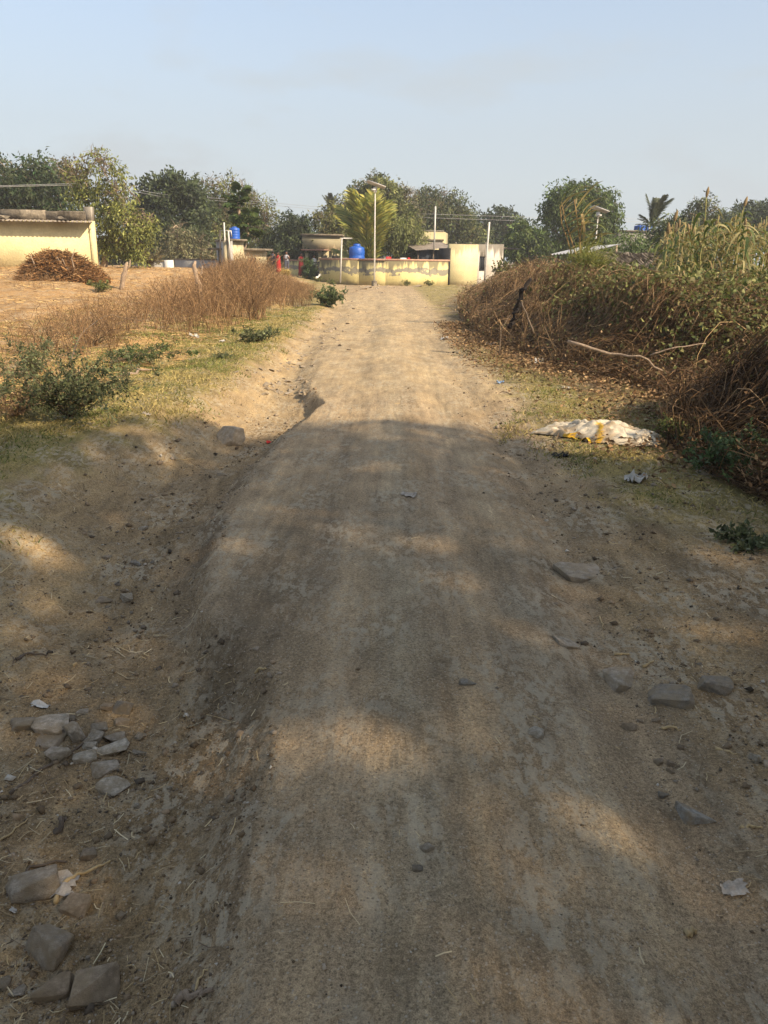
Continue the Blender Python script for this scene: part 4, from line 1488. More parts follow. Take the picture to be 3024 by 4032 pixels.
P = np.stack([x_[:, None] + dx[:, None] * ln_[:, None] * kk, y0_[:, None] - ln_[:, None] * .85 * kk, z0_[:, None] - ln_[:, None] * .42 * kk + .05 * np.sin(kk * 3)[None]], -1)
ribbons(mb, P, np.array([.05, .06, .045, .01])[None], pal([(0.17, 0.14, 0.11), (0.24, 0.20, 0.155), (0.11, 0.09, 0.07), (.30, .25, .19)], n_, rg, .2), rg, side=np.tile((0, 0.3, 1.0), (n_, 1, 1)) + rg.normal(size=(n_, 1, 3)) * .5)
th = mb.build('thatch', M_DRY, hut)
th['kind'] = 'stuff'
for xx in (-hw * .95, -hw * .7, 0, hw * .9):
    mb = MB()
    tube(mb, limb_path((xx, .15, -.2), (xx + rg.uniform(-.1, .1), .15, ze_), rg, 4, .08), .05, 6)
    mb.build('post', M_PALEBARK, hut)
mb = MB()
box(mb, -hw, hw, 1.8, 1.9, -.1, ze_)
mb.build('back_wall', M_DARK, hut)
for lb, u, v0_, v1_, y in (('thick weathered post at the end of the thatched hut', 2385, 1100, 1005, 26.0), ('thin pale post before the thatched hut', 2372, 1110, 1030, 25.5), ('pale post with split top behind the thatched hut ridge', 2432, 1000, 965, 30.0)):
    q = vpts(u, v0_, u - 4, v1_, y)
    q[0][2] = H1(q[0][0], q[0][1]) - .1
    pipe('wooden_post', lb, limb_path(q[0], q[1], rg, 5, .03), .055 if 'thick' in lb else .035, M_PALEBARK, 'post', None, 6)

# ---- overhead cables
for k, (pts, y) in enumerate([([(-50, 733, 44), (380, 720, 50), (640, 765, 54), (960, 789, 60), (1340, 822, 70)], 0), ([(-50, 737, 44), (380, 726, 50), (640, 775, 54), (960, 798, 60), (1340, 832, 70)], 0),
                              ([(1330, 832, 72), (1700, 843, 72), (2100, 856, 74), (2500, 862, 78), (3100, 868, 84)], 0), ([(1330, 838, 72), (1700, 858, 72), (2100, 871, 74), (2500, 873, 78), (3100, 880, 84)], 0)]):
    lb = ['upper cable crossing the trees above the cream shed', 'lower cable crossing the trees above the cream shed', 'upper cable strung past the big neem tree', 'lower cable strung past the big neem tree'][k]
    P = np.array([at(*p) for p in pts])
    t = np.linspace(0, 1, len(P))
    tt = np.linspace(0, 1, 33)
    PP = np.stack([np.interp(tt, t, P[:, i]) for i in range(3)], 1)
    mb = MB()
    tube(mb, PP - PP[0], .011, 4)
    c_ = mb.build('power_cable', M_METAL)
    c_.location = tuple(PP[0])
    tag(c_, lb, 'cable', 'overhead power cables')

# ------------------------------------------------------------------ ground cover
def frustum_ok(x, y, margin=0.6):
    return (np.abs(x) < 0.56 * y + margin + 0.3)


def scatter_clods():
    rng = np.random.default_rng(101)
    n = 80000
    y = 0.9 + 9.5 * rng.random(n) ** 2.0
    x = rng.uniform(-1, 1, n) * (0.6 * y + 0.8)
    xl = np.interp(y, LIP_Y, LIP_X)
    xb = np.interp(y, BANK_Y, BANK_X)
    w = np.full(n, 0.05)
    w = np.maximum(w, 0.95 * ((x < xl + .02) & (x > xb + .15)))
    w = np.maximum(w, 0.5 * (x < xb + .15))
    w = np.maximum(w, 0.75 * smooth(.75, 1.15, x))
    w *= 0.35 + 0.9 * smooth(-0.2, 0.4, fbm(x * 2.2, y * 2.2, 55, 3))
    w *= (np.abs(x) < 2.2)
    k = rng.random(n) < w
    x, y = x[k], y[k]
    n = len(x)
    s = 0.0020 + 0.0045 * rng.random(n) ** 3 + 0.014 * (rng.random(n) ** 26)
    s *= (0.8 + 0.10 * y) * np.where((x > np.interp(y, LIP_Y, LIP_X)) & (x < .8), .6, 1.0)
    z = H(x, y) + s * 0.25
    base = np.array([(1, 0, 0), (-1, 0, 0), (0, 1, 0), (0, -1, 0), (0, 0, 1), (0, 0, -1)], float)
    T = np.array([(0, 2, 4), (2, 1, 4), (1, 3, 4), (3, 0, 4), (2, 0, 5), (1, 2, 5), (3, 1, 5), (0, 3, 5)])
    a = rng.uniform(0, 6.28, n)
    ca, sa = np.cos(a), np.sin(a)
    B = base[None] * rng.uniform(0.6, 1.4, (n, 6, 1)) + rng.normal(size=(n, 6, 3)) * 0.2
    B[..., 2] *= 0.7
    X = B[..., 0] * ca[:, None] - B[..., 1] * sa[:, None]
    Y = B[..., 0] * sa[:, None] + B[..., 1] * ca[:, None]
    V = np.stack([X, Y, B[..., 2]], -1) * s[:, None, None] + np.stack([x, y, z], -1)[:, None]
    F = (np.arange(n)[:, None, None] * 6 + T[None]).reshape(-1, 3)
    C = pal([(0.20, 0.145, 0.09), (0.27, 0.20, 0.13), (0.15, 0.11, 0.07), (0.30, 0.25, 0.19), (.10, .08, .06)], n, rng, .2)
    pale = rng.random(n) < 0.015
    C[pale] = (0.55, 0.5, 0.42)
    o = MB().add(V.reshape(-1, 3), F, np.repeat(C.clip(.02, .6), 6, 0)).build('gravel', M_CLOD)
    tag(o, 'loose clods and grit strewn over the dirt track', 'gravel', kind='stuff')


def scatter_straw():
    rng = np.random.default_rng(102)
    n = 20000
    y = 0.9 + 11 * rng.random(n) ** 1.8
    x = rng.uniform(-1, 1, n) * (0.6 * y + 0.8)
    xl = np.interp(y, LIP_Y, LIP_X)
    w = 0.04 + 0.8 * (x < xl - .05) * (x > -2.3) * (0.3 + smooth(-.1, .4, fbm(x * 1.8, y * 1.8, 57, 3))) + 0.55 * smooth(.8, 1.2, x) * (x < 2.4) * (.3 + smooth(-.1, .4, fbm(x * 1.8, y * 1.8, 58, 3)))
    w += .35 * ((x < -.75) & (y < 2.9))
    k = rng.random(n) < w
    x, y = x[k], y[k]
    n = len(x)
    ln = rng.uniform(0.012, 0.05, n) * (0.8 + .12 * y) * np.where(rng.random(n) < .10, 2.2, 1)
    a = rng.uniform(0, 6.28, n)
    t = np.linspace(-.5, .5, 3)
    bend = rng.normal(size=n) * .25
    px = x[:, None] + ln[:, None] * (t * np.cos(a)[:, None] - (t ** 2 * bend[:, None]) * np.sin(a)[:, None])
    py = y[:, None] + ln[:, None] * (t * np.sin(a)[:, None] + (t ** 2 * bend[:, None]) * np.cos(a)[:, None])
    pz = H(px, py) + .004 + .006 * rng.random((n, 1))
    mb = MB()
    wd = rng.uniform(.0012, .0030, n) * (.8 + .16 * y)
    ribbons(mb, np.stack([px, py, pz], -1), wd[:, None] * np.ones(3), pal([(.50, .38, .20), (.36, .26, .14), (.20, .14, .08), (.60, .50, .32), (.13, .09, .06)], n, rng, .15).clip(.02, .7), rng,
            side=np.tile((0, 0, 1.0), (n, 1, 1)) + rng.normal(size=(n, 1, 3)) * .3)
    o = mb.build('straw_litter', M_DRY)
    tag(o, 'bits of straw and chaff lying on the track', 'straw', kind='stuff')


def grass(name, label, xs, ys, mask, n, hgt, cols, seed, wd=.004):
    rng = np.random.default_rng(seed)
    x = rng.uniform(*xs, n)
    y = ys[0] + (ys[1] - ys[0]) * rng.random(n) ** 1.35
    k = rng.random(n) < mask(x, y)
    x, y = x[k], y[k]
    n = len(x)
    h = hgt * rng.uniform(.4, 1.35, n) * (0.7 + .5 * fbm(x * 1.5, y * 1.5, seed, 2))
    h = np.maximum(h, .012)
    a = rng.uniform(0, 6.28, n)
    lean = rng.uniform(.3, 1.3, n)
    t = np.array([0, .55, 1.0])
    z0 = H(x, y)
    P = np.stack([x[:, None] + np.cos(a)[:, None] * (h * lean)[:, None] * t ** 1.5, y[:, None] + np.sin(a)[:, None] * (h * lean)[:, None] * t ** 1.5, z0[:, None] + h[:, None] * (t - .3 * lean[:, None] * t ** 2) - .004], -1)
    cn = smooth(-.5, .5, fbm(x * 1.1, y * 1.1, seed + 5, 3))
    C0 = pal(cols[0], n, rng, .2)
    C1 = pal(cols[1], n, rng, .2)
    C = np.where((rng.random(n) < cn)[:, None], C0, C1)
    mb = MB()
    W = (wd * (.8 + .05 * y))[:, None] * np.array([1, .8, .15])
    ribbons(mb, P, W, C.clip(.01, .7), rng)
    o = mb.build(name, M_DRY)
    return tag(o, label, 'grass', kind='stuff')


GR_GREEN = [(.11, .135, .04), (.15, .165, .05), (.21, .205, .07)]
GR_DRY = [(.36, .29, .12), (.44, .35, .15), (.27, .22, .09), (.22, .20, .07)]


def left_mask(x, y):
    xb = np.interp(y, BANK_Y, BANK_X)
    n1 = fbm(x * 1.1, y * .9, 61, 3)
    return smooth(-.12, .35, xb - x + .35 * n1) * (1 - .8 * smooth(1.9, 3.0, xb - x + .5 * n1)) * smooth(3.6, 4.6, y + .4 * n1) * (1 - .75 * smooth(13, 24, y)) * frustum_ok(x, y)


def right_mask(x, y):
    n1 = fbm(x * 1.2, y * .8, 62, 3)
    xm = np.interp(y, MND_Y, MND_X)
    inner = np.interp(y, [3, 4.2, 5, 6.5, 9, 12, 16], [2.3, 1.85, 1.5, 1.35, 1.3, 1.25, 1.2])
    return smooth(-.1, .4, x - inner + .5 * n1) * (1 - smooth(-.1, .8, x - xm)) * smooth(3.2, 4.4, y + .4 * n1) * (1 - .7 * smooth(9, 15, y)) * frustum_ok(x, y) * (.3 + .7 * smooth(-.3, .2, n1)) * (1 - .6 * smooth(7.5, 8.5, y))


def build_ground_cover():
    scatter_clods()
    scatter_straw()
    grass('verge_grass', 'short half dry grass on the verge along the ditch', (-7, -1.6), (3.2, 24), left_mask, 150000, .055, (GR_GREEN, GR_DRY), 111, .007)
    grass('verge_grass', 'short half dry grass on the verge by the brush bank', (1.0, 4.2), (3.0, 16), right_mask, 110000, .052, (GR_GREEN, GR_DRY), 112, .006)
    # straw stubble lying on the ploughed field
    rng = np.random.default_rng(115)
    n = 26000
    y = 7 + 30 * rng.random(n) ** 1.3
    x = -2.8 - rng.random(n) * (0.6 * y)
    k = frustum_ok(x, y, 1.0) & (rng.random(n) < .25 + .9 * smooth(-.2, .4, fbm(x * .5, y * .8, 63, 3)))
    x, y = x[k], y[k]
    n = len(x)
    ln = rng.uniform(.05, .22, n)
    a = rng.normal(size=n) * 1.0
    t = np.linspace(-.5, .5, 3)
    px = x[:, None] + ln[:, None] * t * np.cos(a)[:, None]
    py = y[:, None] + ln[:, None] * t * np.sin(a)[:, None]
    pz = H(px, py) + .015 + .03 * rng.random((n, 1))
    mb = MB()
    ribbons(mb, np.stack([px, py, pz], -1), (.004 + .0004 * y)[:, None] * np.ones(3), pal([(.58, .40, .17), (.46, .30, .13), (.64, .48, .24), (.30, .18, .08), (.2, .12, .06)], n, rng, .15).clip(.02, .8), rng,
            side=np.tile((0, 0, 1.0), (n, 1, 1)) + rng.normal(size=(n, 1, 3)) * .5)
    tag(mb.build('field_stubble', M_DRY), 'orange straw stubble covering the field below the cream shed', 'stubble', kind='stuff')


build_ground_cover()


# ---- dry weeds
def weed_proto(rng, h, spread, nst, cols, fleck=14, side=5, wd=.006):
    """one dry bushy weed as arrays (V, F, C): branched stems with seed flecks"""
    mb = MB()
    a = rng.uniform(0, 6.28, nst)
    r = rng.random(nst) * spread
    hh = h * rng.uniform(.6, 1.1, nst)
    t = np.linspace(0, 1, 5)
    bx = rng.normal(size=nst) * .06
    by = rng.normal(size=nst) * .06
    P = np.stack([bx[:, None] + np.cos(a)[:, None] * r[:, None] * t ** 1.4, by[:, None] + np.sin(a)[:, None] * r[:, None] * t ** 1.4, hh[:, None] * t], -1)
    P[:, 1:] += rng.normal(size=(nst, 4, 3)) * .03 * h
    ribbons(mb, P, (wd * np.linspace(1.3, .5, 5))[None], pal(cols, nst, rng, .2).clip(.01, .7), rng)
    # side twigs
    m = nst * side
    i = rng.integers(0, nst, m)
    tt = rng.uniform(.3, .98, m)
    S = np.stack([[np.interp(tt[q], t, P[i[q], :, c]) for q in range(m)] for c in range(3)], 1)
    d = norm(rng.normal(size=(m, 3)) + np.array([0, 0, .7]))
    ln = h * rng.uniform(.12, .32, m)
    k = np.linspace(0, 1, 3)[None, :, None]
    Q = S[:, None] + d[:, None] * ln[:, None, None] * k + rng.normal(size=(m, 3, 3)) * .012
    Q[:, 0] = S
    ribbons(mb, Q, (wd * .6 * np.array([1, .8, .5]))[None], pal(cols, m, rng, .2).clip(.01, .7), rng)
    f = m * fleck // 5
    j = rng.integers(0, m, f)
    B = Q[j, 2] + (Q[j, 1] - Q[j, 2]) * rng.random((f, 1)) + rng.normal(size=(f, 3)) * .012
    leaves(mb, B, rng.normal(size=(f, 3)), rng.uniform(.018, .045, f), rng.uniform(.009, .02, f), pal(cols, f, rng, .25).clip(.01, .7), rng)
    return np.concatenate(mb.V), mb.F, np.concatenate(mb.C)


def stamp(mb, protos, x, y, z, s, rng, tint=None):
    for i in range(len(x)):
        V, F, C = protos[rng.integers(len(protos))]
        a = rng.uniform(0, 6.28)
        c_, s_ = math.cos(a), math.sin(a)
        R = np.array([[c_, -s_, 0], [s_, c_, 0], [0, 0, 1]])
        W = V @ R.T * s[i] + np.array([x[i], y[i], z[i]])
        mb.add(W, F, C * (tint[i] if tint is not None else 1.0))


BROWN = [(.24, .155, .085), (.31, .205, .112), (.16, .10, .056), (.42, .30, .17), (.19, .13, .075), (.11, .072, .044)]


def weeds():
    rng = np.random.default_rng(121)
    pr = [weed_proto(rng, 1.0, .62, 9, BROWN, 8, 5, .009) for _ in range(7)]
    # a height map of the weed patch
    n = 2600
    x = rng.uniform(-13, -1.6, n)
    y = rng.uniform(9.5, 44, n)
    front = np.interp(y, [9, 12, 15, 20, 25, 32, 44], [-3.9, -3.4, -2.9, -2.5, -2.2, -2.4, -3.4])
    back = np.interp(y, [9, 13, 16, 22, 30, 44], [-5.2, -6.2, -6.0, -6.4, -9.0, -12])
    inside = smooth(0, .4, front - x) * smooth(0, .8, x - back)
    hm = np.interp(y, [9, 13, 17, 22, 27, 34, 44], [.42, .55, .80, 1.05, 1.30, 1.35, .9]) * (0.60 + .55 * np.exp(-((x - np.interp(y, [10, 20, 30, 40], [-4.2, -3.6, -4.6, -5.8])) / 1.7) ** 2))
    u = 1512 + FPX * math.cos(PITCH) * x / y
    vt = np.interp(u, [200, 400, 480, 600, 700, 800, 850, 900, 960, 1020, 1070, 1110, 1180, 1250, 1300], [1160, 1140, 1120, 1095, 1080, 1066, 1056, 1034, 1003, 992, 1015, 1048, 1085, 1105, 1130])
    zt_ = CAM_H - (vt - (1020 - math.tan(ROLL) * (1512 - u))) * y / FPX / math.cos(PITCH)
    hm = np.minimum(hm * 1.25, (zt_ - H(x, y)).clip(.12, 2.2))
    k = rng.random(n) < inside * (.45 + .8 * smooth(-.3, .3, fbm(x * .6, y * .5, 71, 3)))
    x, y, hm = x[k], y[k], hm[k]
    mb = MB()
    tint = (1 + .22 * rng.normal(size=(len(x), 1))).clip(.5, 1.6) * np.array([.88, .82, .76])
    stamp(mb, pr, x, y, H(x, y) - .02, hm * rng.uniform(.7, 1.06, len(x)), rng, tint)
    tag(mb.build('dry_weeds', M_DRY), 'tall brown dry weeds massed between the field and the track', 'weeds', kind='stuff')
    # straggling thin weeds at the field edge
    mb = MB()
    n = 150
    x = rng.uniform(-16, -4, n)
    y = rng.uniform(13, 32, n)
    k = fbm(x * .35, y * .35, 75, 2) > .16
    stamp(mb, pr, x[k], y[k], H(x[k], y[k]) - .02, rng.uniform(.25, .6, k.sum()), rng)
    g1 = [G(60 + 25 * i, 1135 + rng.uniform(-14, 14)) for i in range(7)]
    for g in g1:
        stamp(mb, pr, [g[0]], [g[1]], [g[2]], [.5], rng)
    tag(mb.build('stray_weeds', M_DRY), 'scattered brown weed tufts on the straw field', 'weeds', kind='stuff')


weeds()


# ---- brush bank on the right: its skyline
BRUSH_U = [1700, 1780, 1830, 1880, 1930, 2000, 2060, 2200, 2330, 2450, 2600, 2800, 3100]
BRUSH_V = [1160, 1135, 1110, 1085, 1060, 1020, 1010, 1030, 1052, 1078, 1088, 1082, 1088]

def tangle(name, label, reg, n, cols, leafn, lcols, seed, lift=.30, ln=(.5, 1.4), wd=.007, leaf=(.045, .022), up=.0, lw=(.02, .30)):
    """a shrub thing: curved stems laid over the bank, and leaves"""
    rng = np.random.default_rng(seed)
    (x0, x1), (y0, y1), maskf = reg
    q = n * 6
    x = rng.uniform(x0, x1, q)
    y = rng.uniform(y0, y1, q)
    k = rng.random(q) < maskf(x, y)
    x, y = x[k][:n], y[k][:n]
    n = len(x)
    c0 = np.array([x.mean(), y.mean(), 0.0])
    c0[2] = H1(c0[0], c0[1])
    root = thing(name, label, 'shrub', tuple(c0), 0, None)
    L_ = rng.uniform(*ln, n)
    a = rng.uniform(0, 6.28, n)
    kk = 6
    t = np.linspace(0, 1, kk)
    turn = rng.normal(size=n) * 1.6
    ang = a[:, None] + turn[:, None] * t
    dx = np.cumsum(np.cos(ang), 1) / kk * L_[:, None]
    dy = np.cumsum(np.sin(ang), 1) / kk * L_[:, None]
    px = x[:, None] + dx
    py = y[:, None] + dy
    xm_ = np.interp(py, MND_Y, MND_X)
    px = np.maximum(px, xm_ - .12 + .3 * rng.random((n, 1)) ** 2)
    arc = lift * rng.random(n) ** 1.5
    clump = np.clip(.55 + .9 * fbm(x * 1.3, y * 1.3, seed, 3), .1, 1.6)
    pz = H(px, py) + (.02 + arc * clump)[:, None] * np.sin(np.pi * np.clip(t * .9 + .08, 0, 1)) + .02 + up * L_[:, None] * t + rng.normal(size=(n, kk)) * .012
    uu = 1512 + FPX * math.cos(PITCH) * px / np.maximum(py, 1)
    cap = CAM_H - (np.interp(uu, BRUSH_U, BRUSH_V) + 12 * rng.normal(size=(n, 1)) - (1020 + math.tan(ROLL) * (uu - 1512))) * py / FPX / math.cos(PITCH)
    pz = np.minimum(pz, np.maximum(cap, H(px, py) + .02))
    P = np.stack([px, py, pz], -1)
    mb = MB()
    dist = np.sqrt(x ** 2 + y ** 2)
    W = (wd * rng.uniform(.5, 1.3, n) * (.65 + .035 * dist))[:, None] * np.linspace(1.2, .5, kk)
    tone = np.clip(.75 + .8 * fbm(x * .9, y * .9, seed + 3, 2), .35, 1.5)[:, None]
    ribbons(mb, P - c0, W, (pal(cols, n, rng, .25) * tone).clip(.008, .7), rng)
    mb.build('stems', M_DRY, root)
    if leafn:
        i = rng.integers(0, n, leafn * 2)
        gm = smooth(-.25, .35, fbm(x[i] * .8, y[i] * .8, seed + 9, 3))
        i = i[rng.random(len(i)) < .25 + gm][:leafn]
        j = rng.integers(1, kk, len(i))
        B = P[i, j] + rng.normal(size=(len(i), 3)) * .05 + np.array([0, 0, .03])
        mb = MB()
        sz = rng.uniform(.6, 1.4, len(i)) * (.7 + .035 * dist[i])
        leaves(mb, B - c0, rng.normal(size=(len(i), 3)) + np.array([0, 0, .4]), leaf[0] * sz, leaf[1] * sz, pal(lcols, len(i), rng, .25).clip(.01, .7), rng)
        mb.build('foliage', M_LEAF, root)
    return root


def bank_mask(lo, hi, xlo=0.0, xhi=9.0):
    def f(x, y):
        xm = np.interp(y, MND_Y, MND_X)
        s = x - xm
        return smooth(xlo - .15, xlo + .25, s) * (1 - smooth(xhi, xhi + .6, s)) * smooth(lo, lo + .6, y) * (1 - smooth(hi - .6, hi, y)) * (x < .56 * y + 1.2)
    return f


RUST = [(.17, .10, .054), (.23, .14, .074), (.10, .062, .036), (.33, .22, .12), (.05, .034, .022)]
GVINE = [(.105, .13, .04), (.14, .16, .052), (.075, .10, .034), (.20, .20, .07)]
def heap_mask(x, y):
    return np.maximum(bank_mask(3.8, 8.2)(x, y), (np.hypot((x - 4.15) / 1.1, y - 6.6) < 1.4) * 1.0) * (x < .56 * y + 1.2)


tangle('dead_vine_heap', 'rust brown heap of dead vines at the edge of the picture', ((2.2, 6), (4.0, 8.4), heap_mask), 12000, RUST, 6000, RUST + [(.09, .075, .03)], 131, .38, (.5, 1.5), .007)
tangle('dark_brush', 'dark tangled brush in the hollow behind the discarded sack', ((2.4, 7), (7.2, 11.5), bank_mask(7.0, 11.6)), 9000, RUST + BROWN[:1], 6000, RUST + GVINE[:1], 132, .32, (.5, 1.4), .007)
tangle('creeper_mound', 'green creeper sprawling along the top of the brush bank', ((3.0, 13), (6.0, 17), bank_mask(5.2, 17, 1.15, 8)), 7000, RUST + GVINE, 42000, GVINE + [(.26, .23, .10)], 133, .5, (.4, 1.2), .006, (.058, .036))
tangle('dry_brush', 'brown dry brush sloping down to the track beyond the dead branch', ((1.4, 8), (10.5, 22), bank_mask(10.4, 22, -.05, 5)), 11000, BROWN + RUST, 9000, BROWN + GVINE[:2], 134, .45, (.5, 1.5), .0075, (.04, .02), .12)
tangle('junction_brush', 'brown dry brush rising beside the junction and the whitewashed wall', ((1.6, 10), (20, 38), bank_mask(20, 38, 0, 6)), 8000, BROWN, 9000, BROWN + GVINE[:3], 135, .6, (.6, 1.6), .008, (.045, .022), .25)


def upright_weeds():
    rng = np.random.default_rng(141)
    pr = [weed_proto(rng, 1.0, .5, 10, BROWN + RUST[:2], 9, 4, .008) for _ in range(6)]
    for lb, reg, n, hs in (('brown dry bushes crowning the bank beside the junction', ((1.7, 6.0), (12, 34)), 360, (.55, 1.15)), ):
        x = rng.uniform(*reg[0], n)
        y = rng.uniform(*reg[1], n)
        s = x - np.interp(y, MND_Y, MND_X)
        k = (s > .0) & (s < 3.8)
        mb = MB()
        uu = 1512 + FPX * math.cos(PITCH) * x[k] / y[k]
        cap = CAM_H - (np.interp(uu, BRUSH_U, BRUSH_V) - (1020 + math.tan(ROLL) * (uu - 1512))) * y[k] / FPX / math.cos(PITCH) - H(x[k], y[k])
        hh_ = np.minimum(rng.uniform(*hs, k.sum()) * (.75 + .3 * fbm(x[k] * .5, y[k] * .5, 9, 2)), cap.clip(.1, 2) * rng.uniform(.8, 1.1, k.sum()))
        stamp(mb, pr, x[k], y[k], H(x[k], y[k]) - .05, hh_, rng, (1 + .2 * rng.normal(size=(k.sum(), 1))).clip(.5, 1.5))
        tag(mb.build('dry_weeds', M_DRY), lb, 'weeds', kind='stuff')


upright_weeds()


def foot_litter():
    # dead twigs and leaves strewn at the foot of the bank
    rng = np.random.default_rng(145)
    n = 5200
    y = rng.uniform(5, 19, n)
    x = np.interp(y, MND_Y, MND_X) + .25 - 1.3 * np.abs(rng.normal(size=n)) * .55
    k = (x > 1.15) & (rng.random(n) < .3 + smooth(7, 8.5, y)) & (rng.random(n) < .4 + smooth(-.2, .3, fbm(x * 1.4, y * 1.4, 77, 2)))
    x, y = x[k], y[k]
    n = len(x)
    ln = rng.uniform(.05, .32, n)
    a = rng.uniform(0, 6.28, n)
    t = np.linspace(-.5, .5, 4)
    px = x[:, None] + ln[:, None] * t * np.cos(a)[:, None]
    py = y[:, None] + ln[:, None] * t * np.sin(a)[:, None]
    pz = H(px, py) + .012 + rng.random((n, 1)) * .06 * (1 - 2 * np.abs(t)) + .01 * rng.random((n, 4))
    mb = MB()
    ribbons(mb, np.stack([px, py, pz], -1), (.004 + .005 * rng.random(n))[:, None] * np.array([1, 1, .8, .4]), pal(RUST + BROWN + [(.40, .30, .17)], n, rng, .2).clip(.01, .6), rng)
    m = 7000
    i = rng.integers(0, n, m)
    leaves(mb, np.stack([px[i, 1], py[i, 1], pz[i, 1]], 1) + rng.normal(size=(m, 3)) * np.array([.09, .09, .012]) + np.array([0, 0, .02]), rng.normal(size=(m, 3)) * np.array([1, 1, .3]), .05, .026, pal(RUST + [(.34, .25, .13)], m, rng, .25).clip(.01, .6), rng)
    tag(mb.build('twig_litter', M_DRY), 'dead twigs and leaves strewn at the foot of the brush bank', 'litter', kind='stuff')


foot_litter()


# ---- single shrubs
def shrub(name, label, base, w, h, nst, nleaf, cols, lcols, seed, leaf=(.03, .014), wd=.008, flat=1.0, cat='shrub', group=None, bend=.6, lean=(0, 0)):
    rng = np.random.default_rng(seed)
    base = np.asarray(base, float)
    root = thing(name, label, cat, tuple(base), 0, group)
    a = rng.uniform(0, 6.28, nst)
    r = w * np.sqrt(rng.random(nst))
    hh = h * rng.uniform(.45, 1.05, nst) * (1 - .35 * (r / w) ** 2)
    t = np.linspace(0, 1, 6)
    P = np.stack([np.cos(a)[:, None] * r[:, None] * t ** (1 + bend * .5) + lean[0] * t, np.sin(a)[:, None] * r[:, None] * t ** (1 + bend * .5) + lean[1] * t, hh[:, None] * t ** .85], -1)
    P[:, 1:] += rng.normal(size=(nst, 5, 3)) * .04 * h
    mb = MB()
    ribbons(mb, P, (wd * np.linspace(1.4, .5, 6))[None], pal(cols, nst, rng, .2).clip(.01, .6), rng)
    m = nst * 5
    i = rng.integers(0, nst, m)
    j = rng.integers(2, 6, m)
    S = P[i, j]
    d = norm(rng.normal(size=(m, 3)) + np.array([0, 0, .3]))
    ln = h * rng.uniform(.12, .34, m)
    k = np.linspace(0, 1, 3)[None, :, None]
    Q = S[:, None] + d[:, None] * ln[:, None, None] * k
    ribbons(mb, Q, (wd * .55 * np.array([1, .8, .4]))[None], pal(cols, m, rng, .2).clip(.01, .6), rng)
    mb.build('stems', M_DRY, root)
    if nleaf:
        mb = MB()
        i = rng.integers(0, m, nleaf)
        B = S[i] + d[i] * (ln[i] * rng.random(nleaf))[:, None] + rng.normal(size=(nleaf, 3)) * .012
        sz = rng.uniform(.6, 1.4, nleaf)
        tone = (1 + .3 * rng.normal(size=m)).clip(.5, 1.6)[i][:, None]
        leaves(mb, B, rng.normal(size=(nleaf, 3)) + d[i] * .5, leaf[0] * sz, leaf[1] * sz, (pal(lcols, nleaf, rng, .15) * tone).clip(.01, .6), rng)
        mb.build('foliage', M_LEAF, root)
    return root


THORN = [(.090, .105, .050), (.12, .135, .065), (.07, .085, .042), (.14, .15, .07)]
TW = [(.10, .075, .05), (.16, .12, .08), (.07, .05, .035)]
shrub('thorn_bush', 'leafy grey green thorn bush at the edge of the field', G(275, 1655), .78, .66, 70, 6500, TW, THORN, 151, (.026, .015), .006)
shrub('thorn_bush', 'small grey green thorn bush behind the leafy one', G(130, 1480), .5, .42, 24, 1800, TW, THORN, 152, (.026, .014), .006)
shrub('fallen_branch', 'cut green thorn branch lying flat beside the leafy bush', G(420, 1440), .62, .26, 24, 2600, TW, [(.085, .12, .045), (.11, .14, .05), (.06, .09, .035)], 153, (.03, .012), .007, cat='branch', lean=(.45, .5))
shrub('thorn_bush', 'bare twiggy thorn bush standing in the field edge', G(180, 1390), .75, .75, 22, 300, TW, BROWN, 154, (.02, .01), .008)
shrub('thorn_bush', 'low dead twigs spreading behind the leafy bush', G(380, 1360), .9, .55, 40, 700, TW + BROWN[:2], BROWN, 155, (.025, .012), .008)
shrub('thorn_bush', 'dry twigs piled before the leafy bush', G(60, 1640), .5, .30, 50, 900, BROWN, BROWN, 156, (.03, .014), .006)
shrub('green_bush', 'small fresh green bush at the end of the dry weeds', G(1293, 1210), .55, .62, 50, 3600, TW, [(.085, .12, .05), (.12, .15, .06), (.06, .09, .04)], 157, (.06, .03), .012)
shrub('green_bush', 'low dark green bush at the foot of the dry weeds', G(1010, 1345), .42, .24, 30, 1500, TW, THORN, 158, (.045, .02), .008)
shrub('green_bush', 'tiny dark green weed on the verge', G(875, 1412), .16, .08, 16, 400, TW, THORN, 159, (.03, .014), .006)
shrub('green_weed', 'green leafy weed beside the dark stone below the vine heap', G(2915, 1880), .42, .34, 36, 2600, TW, [(.055, .085, .035), (.075, .11, .045)], 160, (.035, .018), .006)
shrub('green_weed', 'small green weed behind the discarded sack', G(2660, 1740), .25, .22, 20, 900, TW, GVINE, 161, (.03, .015), .005)
shrub('green_weed', 'dark rosette weed at the edge of the grass verge', G(2960, 2160), .22, .07, 22, 700, TW, THORN, 162, (.04, .016), .004)
shrub('green_weed', 'small olive weed on the straw field', G(400, 1150), .35, .35, 22, 900, TW, GVINE, 163, (.05, .025), .01)
shrub('grey_bush', 'grey green bush before the short low wall', at(590, 1090, 36) * np.array([1, 1, 0]) + np.array([0, 0, H1(*at(590, 1090, 36)[:2])]), .75, .85, 50, 4200, BROWN, [(.16, .14, .08), (.12, .115, .06)], 164, (.06, .025), .014)
shrub('leafy_bush', 'leafy bush hiding the foot of the whitewashed wall', at(1985, 1060, 33) * np.array([1, 1, 0]) + np.array([0, 0, .35]), .5, 1.1, 40, 3800, TW, GVINE + RUST[:1], 165, (.08, .05), .012)
shrub('wall_weed', 'dark green shrub between the gate and the mango tree', (at(1215, 1060, 52.3)[0], 52.3, 0), .55, 1.5, 50, 4200, TW, [(.05, .085, .03), (.07, .11, .04)], 166, (.10, .05), .012)
